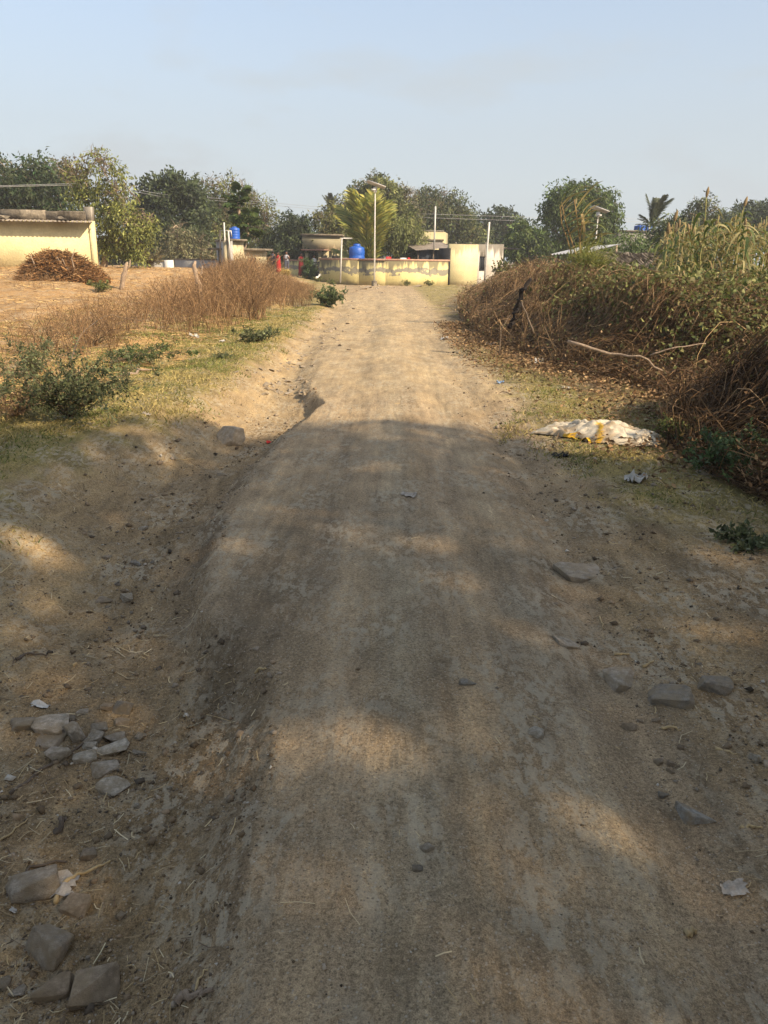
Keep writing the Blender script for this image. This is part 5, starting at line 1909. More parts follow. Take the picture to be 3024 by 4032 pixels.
for k_, (u_, y_, lb_) in enumerate([(1300, 47.5, 'low weeds under the bent pipe'), (1600, 47.9, 'dry weed tuft against the sunny wall face'), (1690, 48.6, 'grass tuft where the wall meets the yellow house'), (1250, 50, 'green weed at the gate foot')]):
    p_ = at(u_, 1100, y_)
    shrub('wall_weed', lb_, (p_[0], y_, H1(p_[0], y_)), .35, .35, 20, 500, BROWN, GVINE, 170 + k_, (.07, .03), .012)
# tall grass clump on the bank
p_ = at(2320, 1120, 16)
shrub('grass_clump', 'tall yellow green grass clump standing on the bank', (p_[0], 16, H1(p_[0], 16)), .55, .85, 260, 0, [(.16, .18, .05), (.24, .23, .07), (.11, .14, .04)], GVINE, 175, wd=.011, cat='grass clump')

# ------------------------------------------------------------------ stones
def stone_mesh(seed, flat=0.6, npts=15, name='stone', col=(0.23, 0.205, 0.175), sharp=1.0):
    rng = np.random.default_rng(seed)
    P = norm(rng.normal(size=(npts, 3))) * rng.uniform(.78, 1.0, (npts, 1))
    P = np.sign(P) * np.abs(P) ** (1 / (1 + .5 * sharp))
    P[:, 2] *= flat
    bm = bmesh.new()
    for p in P:
        bm.verts.new(p)
    res = bmesh.ops.convex_hull(bm, input=list(bm.verts))
    junk = [g for g in res['geom_interior'] if isinstance(g, bmesh.types.BMVert)]
    if junk:
        bmesh.ops.delete(bm, geom=junk, context='VERTS')
    bmesh.ops.bevel(bm, geom=list(bm.edges), offset=.04, segments=1, affect='EDGES', clamp_overlap=True)
    me = bpy.data.meshes.new(name)
    bm.to_mesh(me)
    bm.free()
    n = len(me.vertices)
    at_ = me.color_attributes.new('Col', 'FLOAT_COLOR', 'POINT')
    c = np.tile(np.array([*col, 1.0]), (n, 1))
    at_.data.foreach_set('color', c.astype(np.float32).ravel())
    me.materials.append(M_STONE)
    return me


GREYS = [(.42, .355, .275), (.37, .31, .24), (.46, .395, .315), (.34, .285, .22)]


def stone(label, u, v, wpx, hpx, seed, group=None, col=None, bury=.35, flat=None, yaw=None, tilt=.15):
    g = G(u, v + hpx * .35)
    rng = np.random.default_rng(seed)
    dist = math.hypot(g[1], CAM_H)
    w = wpx * 1.22 * dist / FPX
    # seen depth comes out foreshortened: recover height from the picture's aspect
    h = max(.012, min(w * .8, hpx * dist / FPX * .8))
    col = col or GREYS[seed % 4]
    me = stone_mesh(seed, 1.0, 15, 'stone', tuple(c * 1.25 for c in col), 2.2)
    o = bpy.data.objects.new('stone', me)
    COL.objects.link(o)
    o.scale = (w * .55, w * .5 * rng.uniform(.7, 1.0), h * .62 if flat is None else flat * w)
    o.rotation_euler = (rng.uniform(-tilt, tilt), rng.uniform(-tilt, tilt), rng.uniform(-.5, .5) if yaw is None else yaw)
    o.location = (g[0], g[1], g[2] + o.scale[2] * (1 - 2 * min(bury + .1, .6)) * .6)
    tag(o, label, 'stone', group)
    return o


STONES = [
    ('big upright angular rock standing in the gully at the shade edge', 915, 1713, 88, 92, 1, -.1),
    ('lone pale grey stone lying in the gully below the scarp', 497, 2345, 46, 34, 2, .2),
    ('small bluish stone further along the gully floor', 538, 2211, 38, 22, 3, .25),
    ('flat brown slab beside the lone pale stone', 410, 2357, 56, 20, 4, .4),
    ('small brown stone by the bluish stone in the gully', 419, 2191, 32, 20, 5, .3),
    ('flat chip of stone at the head of the shaded gully', 565, 2077, 34, 20, 6, .3),
    ('grey stone in the gully behind the upright rock shadow', 873, 1867, 34, 20, 7, .25),
    ('dark pointed stone at the back of the paving stone cluster', 483, 2770, 64, 60, 8, .15),
    ('low brown stone touching the dark pointed one', 421, 2777, 46, 36, 9, .3),
    ('broad flat paving stone with squared end in the cluster', 210, 2846, 120, 60, 10, .3),
    ('wide half buried slab at the outer end of the cluster', 87, 2838, 92, 55, 11, .35),
    ('upright narrow stone leaning against the broad paving stone', 296, 2866, 66, 72, 12, .2),
    ('small dark stone wedged behind the leaning stone', 283, 2825, 32, 32, 13, .25),
    ('small flat stone at the far side of the cluster', 324, 2802, 42, 28, 14, .3),
    ('thin slab beyond the middle of the cluster', 392, 2858, 54, 24, 15, .3),
    ('rounded grey stone in the middle of the cluster', 365, 2889, 72, 42, 16, .25),
    ('tilted grey stone right of the rounded one', 447, 2896, 72, 38, 17, .25),
    ('small upright stone apart from the cluster on the track side', 551, 2893, 32, 42, 18, .25),
    ('long low slab below the broad paving stone', 182, 2902, 126, 34, 19, .45),
    ('large pale wedge stone at the near side of the cluster', 437, 2939, 110, 55, 20, .25),
    ('small stone tucked behind the large pale wedge', 355, 2930, 54, 38, 21, .3),
    ('grey stone with a greenish stain in the cluster', 228, 2957, 78, 50, 22, .3),
    ('squat stone between the stained stone and the pale wedge', 328, 2971, 78, 46, 23, .25),
    ('flat brown stone above the tilted grey stone', 483, 2838, 54, 32, 24, .4),
    ('low grey chip near the small upright stone', 551, 2954, 46, 22, 25, .35),
    ('grey stone just below the cluster', 415, 3014, 94, 54, 26, .3),
    ('chalky topped stone half sunk below the cluster', 442, 3078, 96, 54, 27, .4),
    ('small stone alone in the bare brown earth', 354, 3352, 54, 50, 28, .35),
    ('sharp triangular rock slab leaning in the straw', 137, 3456, 148, 130, 29, .25),
    ('brown stone beside the dry yellow leaf', 301, 3548, 82, 70, 30, .35),
    ('large smooth grey boulder at the lower corner of the track', 178, 3693, 150, 170, 31, .25),
    ('rough brown stone below the large grey boulder', 210, 3867, 116, 84, 32, .3),
    ('broad brown stone at the bottom edge of the track', 374, 3862, 138, 112, 33, .35),
    ('small stone among straw at the bottom corner', 73, 3894, 54, 40, 34, .3),
    ('stone cut by the picture border in the bottom corner', 6, 3857, 60, 60, 35, .3),
    ('pebble sized stone between the boulder and the bare track', 478, 3602, 28, 24, 36, .25),
    ('round grey pebble below the chalky stone', 670, 3101, 20, 20, 37, .2),
    ('pale pebble below the grey stone cluster', 540, 3169, 20, 16, 38, .2),
    ('long half buried rock with a sharp crest beside the rut', 2287, 2232, 170, 74, 39, .5),
    ('flat grey rock worn level with the wheel rut', 2232, 2510, 92, 44, 40, .62),
    ('triangular flat rock sunk in the loose shoulder', 2451, 2647, 145, 90, 41, .6),
    ('dark peaked rock poking up from the loose shoulder', 2642, 2720, 140, 76, 42, .3),
    ('pale edged rock behind the dark peaked rock', 2815, 2674, 105, 72, 43, .35),
    ('small blue grey stone set in the middle of the track', 1842, 2676, 56, 28, 44, .45),
    ('pale worn stone bump in the wheel track', 2104, 2870, 62, 52, 45, .55),
    ('small reddish stone on the loose shoulder', 2478, 2855, 46, 26, 46, .25),
    ('tiny pale stone beyond the reddish one', 2583, 2831, 28, 20, 47, .25),
    ('first of three small brown stones lying together', 2597, 2996, 38, 28, 48, .3),
    ('palest of three small brown stones lying together', 2651, 3001, 38, 30, 49, .3),
    ('lowest of three small brown stones lying together', 2642, 3030, 30, 22, 50, .3),
    ('broad bluish rock sunk in the shoulder near the sun patch', 2747, 3165, 120, 110, 51, .5),
    ('small dark stone beside the broad bluish rock', 2610, 3124, 32, 28, 52, .2),
    ('white chalky stone at the right border', 2975, 2973, 38, 56, 53, .3),
    ('grey chip pressed into the centre of the track', 1683, 3329, 40, 30, 54, .5),
    ('dark chip pressed into the track below the grey chip', 1640, 3411, 36, 28, 55, .5),
    ('dark grey stone hidden by the green weed below the vine heap', 2815, 1845, 120, 60, 56, .2),
    ('large dark stone at the foot of the sunny compound wall', 1648, 1125, 34, 13, 57, .2),
]
for lb, u, v, w, h, sd0, bury in STONES:
    col = None
    if 'white' in lb or 'pale' in lb or 'chalky' in lb:
        col = (.52, .46, .37)
    if 'dark' in lb:
        col = (.26, .225, .18)
    if 'blu' in lb:
        col = (.32, .305, .275)
    if 'brown' in lb or 'reddish' in lb:
        col = (.37, .285, .20)
    stone(lb, u, v, w, h, 300 + sd0, 'stones scattered along the track', col, bury)


def loose_stones():
    rng = np.random.default_rng(77)
    meshes = [stone_mesh(500 + i, 1.0, 9, 'stone', GREYS[i % 4] if i % 3 else (.33, .29, .235)) for i in range(8)]
    def drop(g, s, lb, grp):
        o = bpy.data.objects.new('stone', meshes[rng.integers(8)])
        COL.objects.link(o)
        o.scale = (s * rng.uniform(.7, 1.3), s * rng.uniform(.6, 1), s * rng.uniform(.3, .6))
        o.rotation_euler = (rng.uniform(-.3, .3), rng.uniform(-.3, .3), rng.uniform(0, 6.28))
        o.location = (g[0], g[1], g[2] + o.scale[2] * .3)
        tag(o, lb, 'stone', grp)
    for i in range(40):
        u = rng.uniform(1035, 1210)
        drop(G(u, 1500 + rng.uniform(-14, 60)), rng.uniform(.03, .07), 'pale loose stone in the rocky patch before the broken lip', 'stones of the rocky patch')
    for i in range(95):
        v = rng.uniform(1225, 1480)
        u = 1330 - (v - 1225) * 1.05 + rng.normal() * 60 + 40
        drop(G(u, v), rng.uniform(.025, .065), 'loose stone on the stony strip along the far track edge', 'stones of the stony strip')
    for i in range(40):
        u, v = rng.uniform(1330, 1900), rng.uniform(1130, 1230)
        drop(G(u, v), rng.uniform(.03, .08), 'loose stone scattered over the road junction', 'stones of the junction')
    for i in range(30):
        v = rng.uniform(1820, 2500)
        u = 760 - (v - 1820) * .55 + rng.normal() * 70
        drop(G(u, v), rng.uniform(.010, .022), 'little stone on the shaded gully floor', 'little stones of the gully')
    for i in range(24):
        u, v = rng.uniform(1405, 1560), rng.uniform(1105, 1140)
        drop(G(u, v), rng.uniform(.07, .22), 'broken rubble stone heaped at the foot of the solar lamp', 'rubble at the solar lamp')


loose_stones()


# ------------------------------------------------------------------ litter, sticks
def crumple(name, label, u, v, wpx, hpx, mat, seed, cat='litter', hgt=.35, group=None):
    g = G(u, v)
    rng = np.random.default_rng(seed)
    dist = math.hypot(g[1], CAM_H)
    w = wpx * dist / FPX
    n = 9
    X, Y = np.meshgrid(np.linspace(-.5, .5, n), np.linspace(-.5, .5, n))
    jag = 1 + .25 * noise(X * 4, Y * 4, seed)
    Z = hgt * w * (np.abs(fbm(X * 3.1, Y * 3.1, seed, 3, .6)) * .9 + .02)
    Xw = X * w * jag + .03 * w * rng.normal(size=X.shape)
    Yw = Y * w * .8 * jag + .03 * w * rng.normal(size=X.shape)
    Zg = H(Xw + g[0], Yw + g[1]) - g[2]
    V = np.stack([Xw, Yw, Z + Zg + .004], -1).reshape(-1, 3)
    i = np.arange(n - 1)[:, None] * n + np.arange(n - 1)[None]
    keepc = (np.hypot(X, Y)[:-1, :-1] < .56).ravel()
    F = np.stack([i, i + 1, i + n + 1, i + n], -1).reshape(-1, 4)[keepc]
    o = MB().add(V, F).build(name, mat)
    o.location = tuple(g)
    return tag(o, label, cat, group)


M_PAPER = mat_plain('white_paper', (.52, .49, .44), .8, var=.15, scale=20)
M_DIRTYW = mat_plain('dirty_white_plastic', (.50, .47, .41), .6, var=.4, scale=25)
M_GREYP = mat_plain('dusty_paper', (.38, .33, .27), .85, var=.35, scale=20)
M_BLUEP = mat_plain('faded_blue_plastic', (.22, .32, .48), .5, var=.2, scale=20)
M_REDP = mat_plain('red_plastic', (.62, .035, .02), .5, var=.1, scale=20)
for lb, u, v, w, h, mt, hg in [
        ('white torn paper strip above the paving stone cluster', 157, 2781, 62, 24, M_PAPER, .15),
        ('tiny bright red wrapper in the gully by the upright rock', 1058, 1745, 20, 12, M_REDP, .4),
        ('white crumpled bag under the dry weeds', 764, 1329, 36, 22, M_DIRTYW, .6),
        ('small white scrap on the verge under the dry weeds', 875, 1346, 22, 10, M_PAPER, .4),
        ('crumpled off-white bag on the grass below the sack', 2505, 1895, 84, 40, M_DIRTYW, .55),
        ('faded blue scrap at the track edge', 1969, 1509, 28, 14, M_BLUEP, .4),
        ('white plastic bag at the foot of the dry brush', 2115, 1433, 46, 24, M_DIRTYW, .6),
        ('small white scrap beyond the sack', 2227, 1532, 26, 18, M_PAPER, .5),
        ('white scrap at the track edge near the brush corner', 1750, 1337, 30, 12, M_PAPER, .5),
        ('pair of dusty white scraps under the brush corner', 1930, 1362, 40, 22, M_GREYP, .5),
        ('shredded pale paper lying on the right shoulder', 2889, 3507, 84, 70, M_GREYP, .15),
        ('grey torn cloth scrap beside the triangular rock', 225, 3490, 130, 60, M_GREYP, .25),
        ('dirty white scrap at the left border near the boulder', 52, 3590, 22, 18, M_PAPER, .4),
        ('dead brown leaf on the sunny verge', 577, 1634, 30, 14, M_GREYP, .4),
        ('white scrap under the leafy thorn bush', 265, 1650, 30, 20, M_PAPER, .5),
        ('dark cow dung pat on the grass below the sack', 2208, 1797, 60, 18, M_DARK, .25),
        ('pale feather like scrap in the middle of the shaded track', 1610, 1950, 60, 12, M_GREYP, .15)]:
    crumple('litter_scrap', lb, u, v, w, h, mt, int(u + v), 'litter', hg)


def stick(name, label, pts, r, col_mat, seed, cat='stick', ground_=True, lift=.0):
    """pts: photograph pixels on the ground (u, v[, height])"""
    rng = np.random.default_rng(seed)
    Q = []
    for p in pts:
        g = G(p[0], p[1])
        Q.append(g + np.array([0, 0, (p[2] if len(p) > 2 else 0) + r * .8 + lift]))
    Q = np.array(Q)
    t = np.linspace(0, 1, len(Q))
    tt = np.linspace(0, 1, max(7, 3 * len(Q)))
    P = np.stack([np.interp(tt, t, Q[:, i]) for i in range(3)], 1)
    P[1:-1] += rng.normal(size=(len(P) - 2, 3)) * r * .7
    mb = MB()
    tube(mb, P - Q[0], np.linspace(r * 1.2, r * .5, len(P)), 6)
    o = mb.build(name, col_mat, None, True)
    o.location = tuple(Q[0])
    return tag(o, label, cat)


M_STRAW = mat_plain('dry_straw', (.42, .31, .16), .8, var=.25, scale=20)
M_TWIG = mat_plain('dark_twig', (.12, .09, .065), .9, var=.3, scale=20)
for k, (lb, pts, r, mt) in enumerate([
        ('dark twig lying at the left border above the earth', [(40, 3130), (190, 3020), (330, 2930)], .006, M_TWIG),
        ('long thin straw crossing the bare earth at the left', [(0, 3310), (60, 3270), (110, 3225)], .003, M_STRAW),
        ('thick broken twig piece on the bare brown earth', [(220, 3280), (260, 3230)], .009, M_TWIG),
        ('dry yellow leaf blade curling beside the brown stone', [(220, 3560), (250, 3480), (340, 3440), (435, 3395)], .006, M_STRAW),
        ('two pale straws near the bottom corner', [(0, 3880), (60, 3820), (110, 3770)], .004, M_STRAW),
        ('thin twig under the triangular rock', [(30, 3530), (120, 3420), (330, 3385)], .005, M_TWIG),
        ('dry root scrap with a stem on the bottom of the track', [(700, 3955), (760, 3930), (840, 3905)], .009, M_PALEBARK),
        ('upright straw stem of the dry root scrap', [(770, 3920), (785, 3850), (820, 3822)], .0035, M_STRAW),
        ('short straw stick on the shaded track', [(1003, 2650), (1048, 2637)], .006, M_STRAW),
        ('pair of straw sticks in the gully', [(286, 2625), (345, 2612)], .006, M_STRAW),
        ('forked dark twig on the left shoulder', [(65, 2600), (100, 2580), (185, 2585)], .006, M_TWIG),
        ('straw stick on the right shoulder before the sunk rock', [(2418, 2580), (2478, 2582)], .005, M_STRAW),
        ('straw stick by the dark peaked rock', [(2530, 2628), (2572, 2605)], .006, M_STRAW),
        ('long straw lying below the three brown stones', [(2815, 2950), (2900, 2972)], .005, M_STRAW),
        ('straw splinter on the right shoulder', [(2605, 2868), (2680, 2875)], .005, M_STRAW),
        ('short pale splinter on the smooth track', [(2713, 3690), (2742, 3670)], .007, M_STRAW),
        ('bundle of broken straws at the right border', [(2915, 3255), (3000, 3260)], .005, M_STRAW),
        ('short straw beside the long half buried rock', [(2360, 2430), (2380, 2480)], .004, M_STRAW),
        ('pale stick lying across the shaded gully', [(665, 1815), (768, 1810)], .006, M_STRAW),
        ('bare pale stick lying by the dead twigs on the verge', [(480, 1490), (540, 1468), (610, 1460)], .02, M_PALEBARK),
        ('curved bare branch arching over the dead twigs', [(270, 1440, 0), (330, 1385, .25), (420, 1330, .35), (560, 1310, .2)], .010, M_BARK)]):
    stick('stick', lb, pts, r, mt, 600 + k)


def air_stick(name, label, pts, r, mat, seed, cat='branch', n=8):
    """pts: (u, v, y)"""
    rng = np.random.default_rng(seed)
    Q = np.array([at(*p) for p in pts])
    t = np.linspace(0, 1, len(Q))
    tt = np.linspace(0, 1, 10)
    P = np.stack([np.interp(tt, t, Q[:, i]) for i in range(3)], 1)
    P[1:-1] += rng.normal(size=(8, 3)) * r * .5
    mb = MB()
    tube(mb, P - Q[0], np.linspace(r * 1.1, r * .55, 10), n)
    o = mb.build(name, mat, None, True)
    o.location = tuple(Q[0])
    return tag(o, label, cat)


M_CHAR = mat_plain('charred_wood', (.025, .02, .018), .95, var=.4, scale=8, bump=.01)
air_stick('dead_branch', 'long pale dead branch lying across the dark brush', [(2235, 1345, 9.3), (2400, 1395, 9.1), (2520, 1405, 8.9), (2610, 1460, 8.8)], .019, M_PALEBARK, 701)
air_stick('dead_branch', 'forked pale twig beside the long dead branch', [(2560, 1400, 8.6), (2650, 1368, 8.5), (2780, 1352, 8.5)], .009, M_PALEBARK, 702)
air_stick('charred_branch', 'black charred branch jutting from the dry brush', [(2030, 1225, 12.6), (2045, 1180, 12.5), (2090, 1098, 12.4)], .05, M_CHAR, 703)
air_stick('charred_branch', 'short black branch stub below the charred branch', [(2005, 1290, 12.3), (2040, 1215, 12.3)], .035, M_CHAR, 704)
air_stick('dead_branch', 'pale crossed stick under the charred branch', [(2100, 1310, 12.0), (2055, 1190, 12.2)], .015, M_BARK, 705)
air_stick('dead_branch', 'bent thin twig standing in the dry brush', [(1965, 1390, 11.8), (1975, 1290, 11.9), (2010, 1240, 12.0)], .008, M_BARK, 706)
air_stick('white_stick', 'white stick leaning near the weeds at the gate', [(1245, 1096, 44), (1262, 1077, 44)], .05, M_WHITEC, 707, 'stick')


def snag(label, u, v0, v1, y, seed, lean):
    rng = np.random.default_rng(seed)
    b, t = at(u, v0, y), at(u + lean, v1, y)
    b[2] = min(b[2], H1(b[0], b[1])) - .05
    root = thing('wooden_post', label, 'post', tuple(b), 0, 'rough wooden posts in the weeds')
    mb = MB()
    r = .075
    P = limb_path((0, 0, 0), t - b, rng, 7, .07)
    tube(mb, P, np.array([1.1, 1, .95, 1.05, .9, .8, .35]) * r, 8)
    mb.build('trunk', M_PALEBARK, root, True)
    mb = MB()
    tube(mb, [P[4], P[4] + np.array([.14, 0, .16]), P[4] + np.array([.17, 0, .34])], (.035, .03, .015), 6)
    mb.build('branch_stub', M_PALEBARK, root, True)


snag('crooked bark covered post leaning before the short wall', 476, 1130, 1032, 24, 711, 26)
snag('split pale post leaning in the dry weeds', 790, 1125, 1028, 22, 712, -20)

# ---- stalk heap before the shed
def stalk_heap():
    rng = np.random.default_rng(721)
    c = at(250, 1108, 24.5)
    z0 = H1(c[0], c[1])
    k = PX(24.5)
    root = thing('stalk_heap', 'big heap of rust brown dry stalks before the cream shed', 'heap', (c[0], c[1], z0))
    hw, hh = 130 * k, at(250, 988, 24.5)[2] - z0
    n = 7000
    x = rng.uniform(-1, 1, n)
    y = rng.uniform(-1, 1, n) * .8
    top = np.clip(1 - np.abs(x) ** 2.4, 0, 1) ** .7 * np.clip(1 - np.abs(y / .8) ** 2.5, 0, 1) ** .6
    top = top * (1 - .16 * x) * (.92 + .12 * noise(x * 4, y * 4, 8))
    z = top * hh * (1 - .35 * rng.random(n) ** 2)
    low = rng.random(n) < .45
    z[low] *= rng.random(low.sum())
    ln = rng.uniform(.15, .55, n)
    a = rng.normal(size=n) * .55 + np.where(rng.random(n) < .5, 0, np.pi)
    el = rng.normal(size=n) * .25 - .12
    t = np.linspace(-.5, .5, 4)
    P = np.stack([x[:, None] * hw + ln[:, None] * t * np.cos(a)[:, None] * np.cos(el)[:, None], y[:, None] * hw * .75 + ln[:, None] * t * np.sin(a)[:, None], z[:, None] + ln[:, None] * t * np.sin(el)[:, None] + .02], -1) + rng.normal(size=(n, 4, 3)) * .015
    mb = MB()
    tone = (.45 + .75 * (z / hh).clip(0, 1))[:, None] ** .0
    ribbons(mb, P, (.022 * rng.uniform(.6, 1.5, n))[:, None] * np.array([.7, 1, 1, .4]), (pal([(.20, .10, .04), (.27, .145, .06), (.14, .075, .035), (.34, .20, .09), (.09, .06, .035)], n, rng, .2) * tone).clip(.01, .7), rng)
    f = 9000
    i = rng.integers(0, n, f)
    leaves(mb, P[i, rng.integers(0, 4, f)] + rng.normal(size=(f, 3)) * .03, rng.normal(size=(f, 3)), .07, .03, pal([(.22, .11, .04), (.30, .16, .065), (.15, .08, .035)], f, rng, .2).clip(.01, .6), rng)
    o = mb.build('stalks', M_DRY, root)
    o['kind'] = 'stuff'
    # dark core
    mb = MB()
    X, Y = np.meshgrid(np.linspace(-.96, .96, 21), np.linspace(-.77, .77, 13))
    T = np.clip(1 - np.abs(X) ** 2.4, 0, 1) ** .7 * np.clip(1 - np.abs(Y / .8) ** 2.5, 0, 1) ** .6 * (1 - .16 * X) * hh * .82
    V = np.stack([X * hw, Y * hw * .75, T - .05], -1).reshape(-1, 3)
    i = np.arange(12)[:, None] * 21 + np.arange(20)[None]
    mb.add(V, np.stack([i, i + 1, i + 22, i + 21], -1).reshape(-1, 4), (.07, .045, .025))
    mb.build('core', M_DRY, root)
    for k_ in range(5):
        mb = MB()
        xx = rng.uniform(-.7, .6) * hw
        tube(mb, limb_path((xx, -hw * .5, .1), (xx + rng.uniform(-.3, .3), -hw * .45, rng.uniform(.5, 1.0)), rng, 4, .1), (.025, .022, .02, .012), 5)
        mb.build('stick', M_PALEBARK, root)


stalk_heap()


# ---- discarded sack
def sack():
    rng = np.random.default_rng(731)
    a, b = G(2125, 1700), G(2600, 1755)
    c = (a + b) / 2
    ang = math.atan2(b[1] - a[1], b[0] - a[0])
    ln = np.linalg.norm(b[:2] - a[:2])
    root = thing('discarded_sack', 'dirty cream plastic sack with yellow stripes lying crumpled on the verge', 'sack', (c[0], c[1], c[2]), ang)
    n, m = 72, 34
    U, W = np.meshgrid(np.linspace(-.5, .5, n), np.linspace(-.5, .5, m))
    half = .20 + .05 * np.sin(U * 5 + 1) + .03 * noise(U * 7, U * 0, 4)
    X = U * ln + .05 * noise(U * 3, W * 5, 6)
    Y = W * 2 * half + .05 * noise(U * 5, W * 2, 5)
    env = np.clip(1 - np.abs(W * 2) ** 3, 0, 1) * np.clip(1 - np.abs(U * 2) ** 8, 0, 1)
    hump = .022 + .045 * np.exp(-((U + .08) / .10) ** 2) + .07 * np.exp(-((U - .12) / .13) ** 2) + .03 * np.exp(-((U - .38) / .08) ** 2)
    fold = .048 * np.abs(noise(U * 9 + 2 * noise(U * 3, W * 3, 1), W * 3.5, 11)) + .014 * np.abs(noise(U * 19, W * 9, 12)) + .045 * np.abs(noise(U * 5 + W * 6, W * 2, 13))
    ca, sa = math.cos(ang), math.sin(ang)
    Zg = H(c[0] + X * ca - Y * sa, c[1] + X * sa + Y * ca) - c[2]
    Z = Zg + env ** .6 * (hump + fold) + .010 + .004 * rng.random(U.shape)
    V = np.stack([X, Y, Z], -1).reshape(-1, 3)
    C = np.tile((.52, .46, .355), (n * m, 1))
    dirt = smooth(-.1, .35, fbm(U * 6, W * 3, 15, 3)).ravel()[:, None]
    C = C * (1 - .75 * dirt) + np.array([.33, .24, .14]) * .75 * dirt
    cell = (np.abs(np.sin(U * 40 + 3 * W)) < .25).ravel()
    C[cell] *= .82
    yel = ((np.abs(U + .02 + .25 * W + .02 * np.sin(W * 30)) < .017) & (W < .05)).ravel() | ((U < -.10) & (U > -.24) & (W < -.42)).ravel()
    C[yel] = (.56, .33, .03)
    i = np.arange(m - 1)[:, None] * n + np.arange(n - 1)[None]
    mb = MB().add(V, np.stack([i, i + 1, i + n + 1, i + n], -1).reshape(-1, 4), C)
    mb.build('cloth', M_SACK, root, True)
    mb = MB()
    t = np.linspace(0, 1, 8)
    P = np.stack([-.15 + .22 * t, -.26 - .02 * np.sin(t * 9), .02 + .02 * np.sin(t * 12)], 1)
    P[:, 2] += H(c[0] + P[:, 0] * ca - P[:, 1] * sa, c[1] + P[:, 0] * sa + P[:, 1] * ca) - c[2]
    ribbons(mb, P[None], np.full((1, 8), .05), np.array([(.62, .38, .02)]), rng, side=np.array([[[0, .2, 1.0]]]))
    mb.build('yellow_strip', M_SACK, root)


M_SACK = mat_plain('woven_sack', (.5, .45, .35), .7, var=.2, scale=14, attr=True, bump=.004)
sack()


# ---- sorghum
def leaf_blade(name, ln, wd, droop, cols, seed):
    rng = np.random.default_rng(seed)
    t = np.linspace(0, 1, 8)
    X = ln * (t * (1 - .25 * t * droop))
    Z = ln * (.65 * t - droop * 1.15 * t ** 2)
    Y = .06 * ln * np.sin(t * 4 + seed)
    P = np.stack([X, Y, Z], 1)
    W = wd * np.array([.45, .85, 1, 1, .9, .7, .4, .05])
    mb = MB()
    tw = rng.uniform(-.8, .8)
    sd = np.stack([np.zeros(8), np.sin(tw * t), np.cos(tw * t)], 1)
    ribbons(mb, P[None], W[None], np.array([cols]), rng, side=sd[None])
    return mb.mesh(name)


SOR = [(.10, .125, .036), (.14, .155, .05), (.24, .20, .08), (.19, .14, .06), (.075, .105, .034), (.32, .28, .13)]
BLADES = [leaf_blade('leaf', .52 + .03 * i, .07, .75 + .12 * (i % 4), np.array(SOR[i % 6]), 800 + i) for i in range(12)]
_hm = MB()
lathe(_hm, [(.001, 0), (.018, .03), (.028, .08), (.024, .13), (.012, .17), (.001, .19)], 8, (.30, .20, .09))
HEADM = _hm.mesh('seed_head', True)
M_HEAD = mat_plain('sorghum_head', (.26, .19, .10), .9, var=.5, scale=40, bump=.01)
STALKS = []
for i in range(4):
    mb = MB()
    rg = np.random.default_rng(820 + i)
    tube(mb, limb_path((0, 0, -.1), (rg.uniform(-.12, .12), rg.uniform(-.1, .1), 2.0), rg, 6, .03), np.linspace(.017, .009, 6), 6, [(.30, .28, .11), (.38, .30, .13), (.22, .22, .08), (.42, .34, .17)][i])
    STALKS.append((mb.mesh('stalk', True), mb.V[0][-1]))


def sorghum(label, x, y, h, seed, group, nl=9, head=True):
    rng = np.random.default_rng(seed)
    z = H1(x, y)
    root = thing('sorghum_plant', label, 'sorghum', (x, y, z), rng.uniform(0, 6.28), group)
    s = h / 2.0
    me, tip = STALKS[seed % 4]
    st = obj('stalk', me, M_DRY, root)
    st.scale = (s, s, s)
    for k in range(nl):
        lf = obj('leaf', BLADES[rng.integers(12)], M_LEAF, root)
        f = .22 + .76 * k / nl
        lf.location = (tip[0] * f * s, tip[1] * f * s, h * f)
        lf.rotation_euler = (rng.uniform(-.3, .3), rng.uniform(-.35, .25), math.pi * k + rng.uniform(-.9, .9))
        q = rng.uniform(.75, 1.25) * (s * .9 + .1)
        lf.scale = (q, q, q)
    if head:
        hd = obj('seed_head', HEADM, M_HEAD, root)
        hd.location = (tip[0] * s, tip[1] * s, tip[2] * s - .02)
        hd.rotation_euler = (rng.uniform(-.3, .3), rng.uniform(-.3, .3), 0)
    return root


def sorghum_field():
    rng = np.random.default_rng(830)
    for i in range(105):
        u = 2590 + 470 * rng.random() ** .85
        y = rng.uniform(13.5, 22)
        vt = 915 - 22 * smooth(2650, 2760, u) + rng.normal() * 28 + (30 if u < 2650 else 0)
        p = at(u, vt, y)
        h = p[2] - H1(p[0], y)
        sorghum('ripening sorghum plant in the field above the creeper', p[0], y, min(max(h, 1.1), 2.9), 900 + i, 'sorghum in the field', 13, rng.random() < .22)
    for lb, u, vt, y in (('tallest sorghum head standing clear against the sky', 2796, 775, 14), ('tall sorghum head left of the far tree', 2922, 812, 14), ('pale bare sorghum stalk at the field corner', 2625, 920, 12.5), ('yellow leaved sorghum stalk before the hut end', 2662, 870, 12.5)):
        p = at(u, vt, y)
        sorghum(lb, p[0], y, p[2] - H1(p[0], y), int(u), 'sorghum in the field', 8)


sorghum_field()
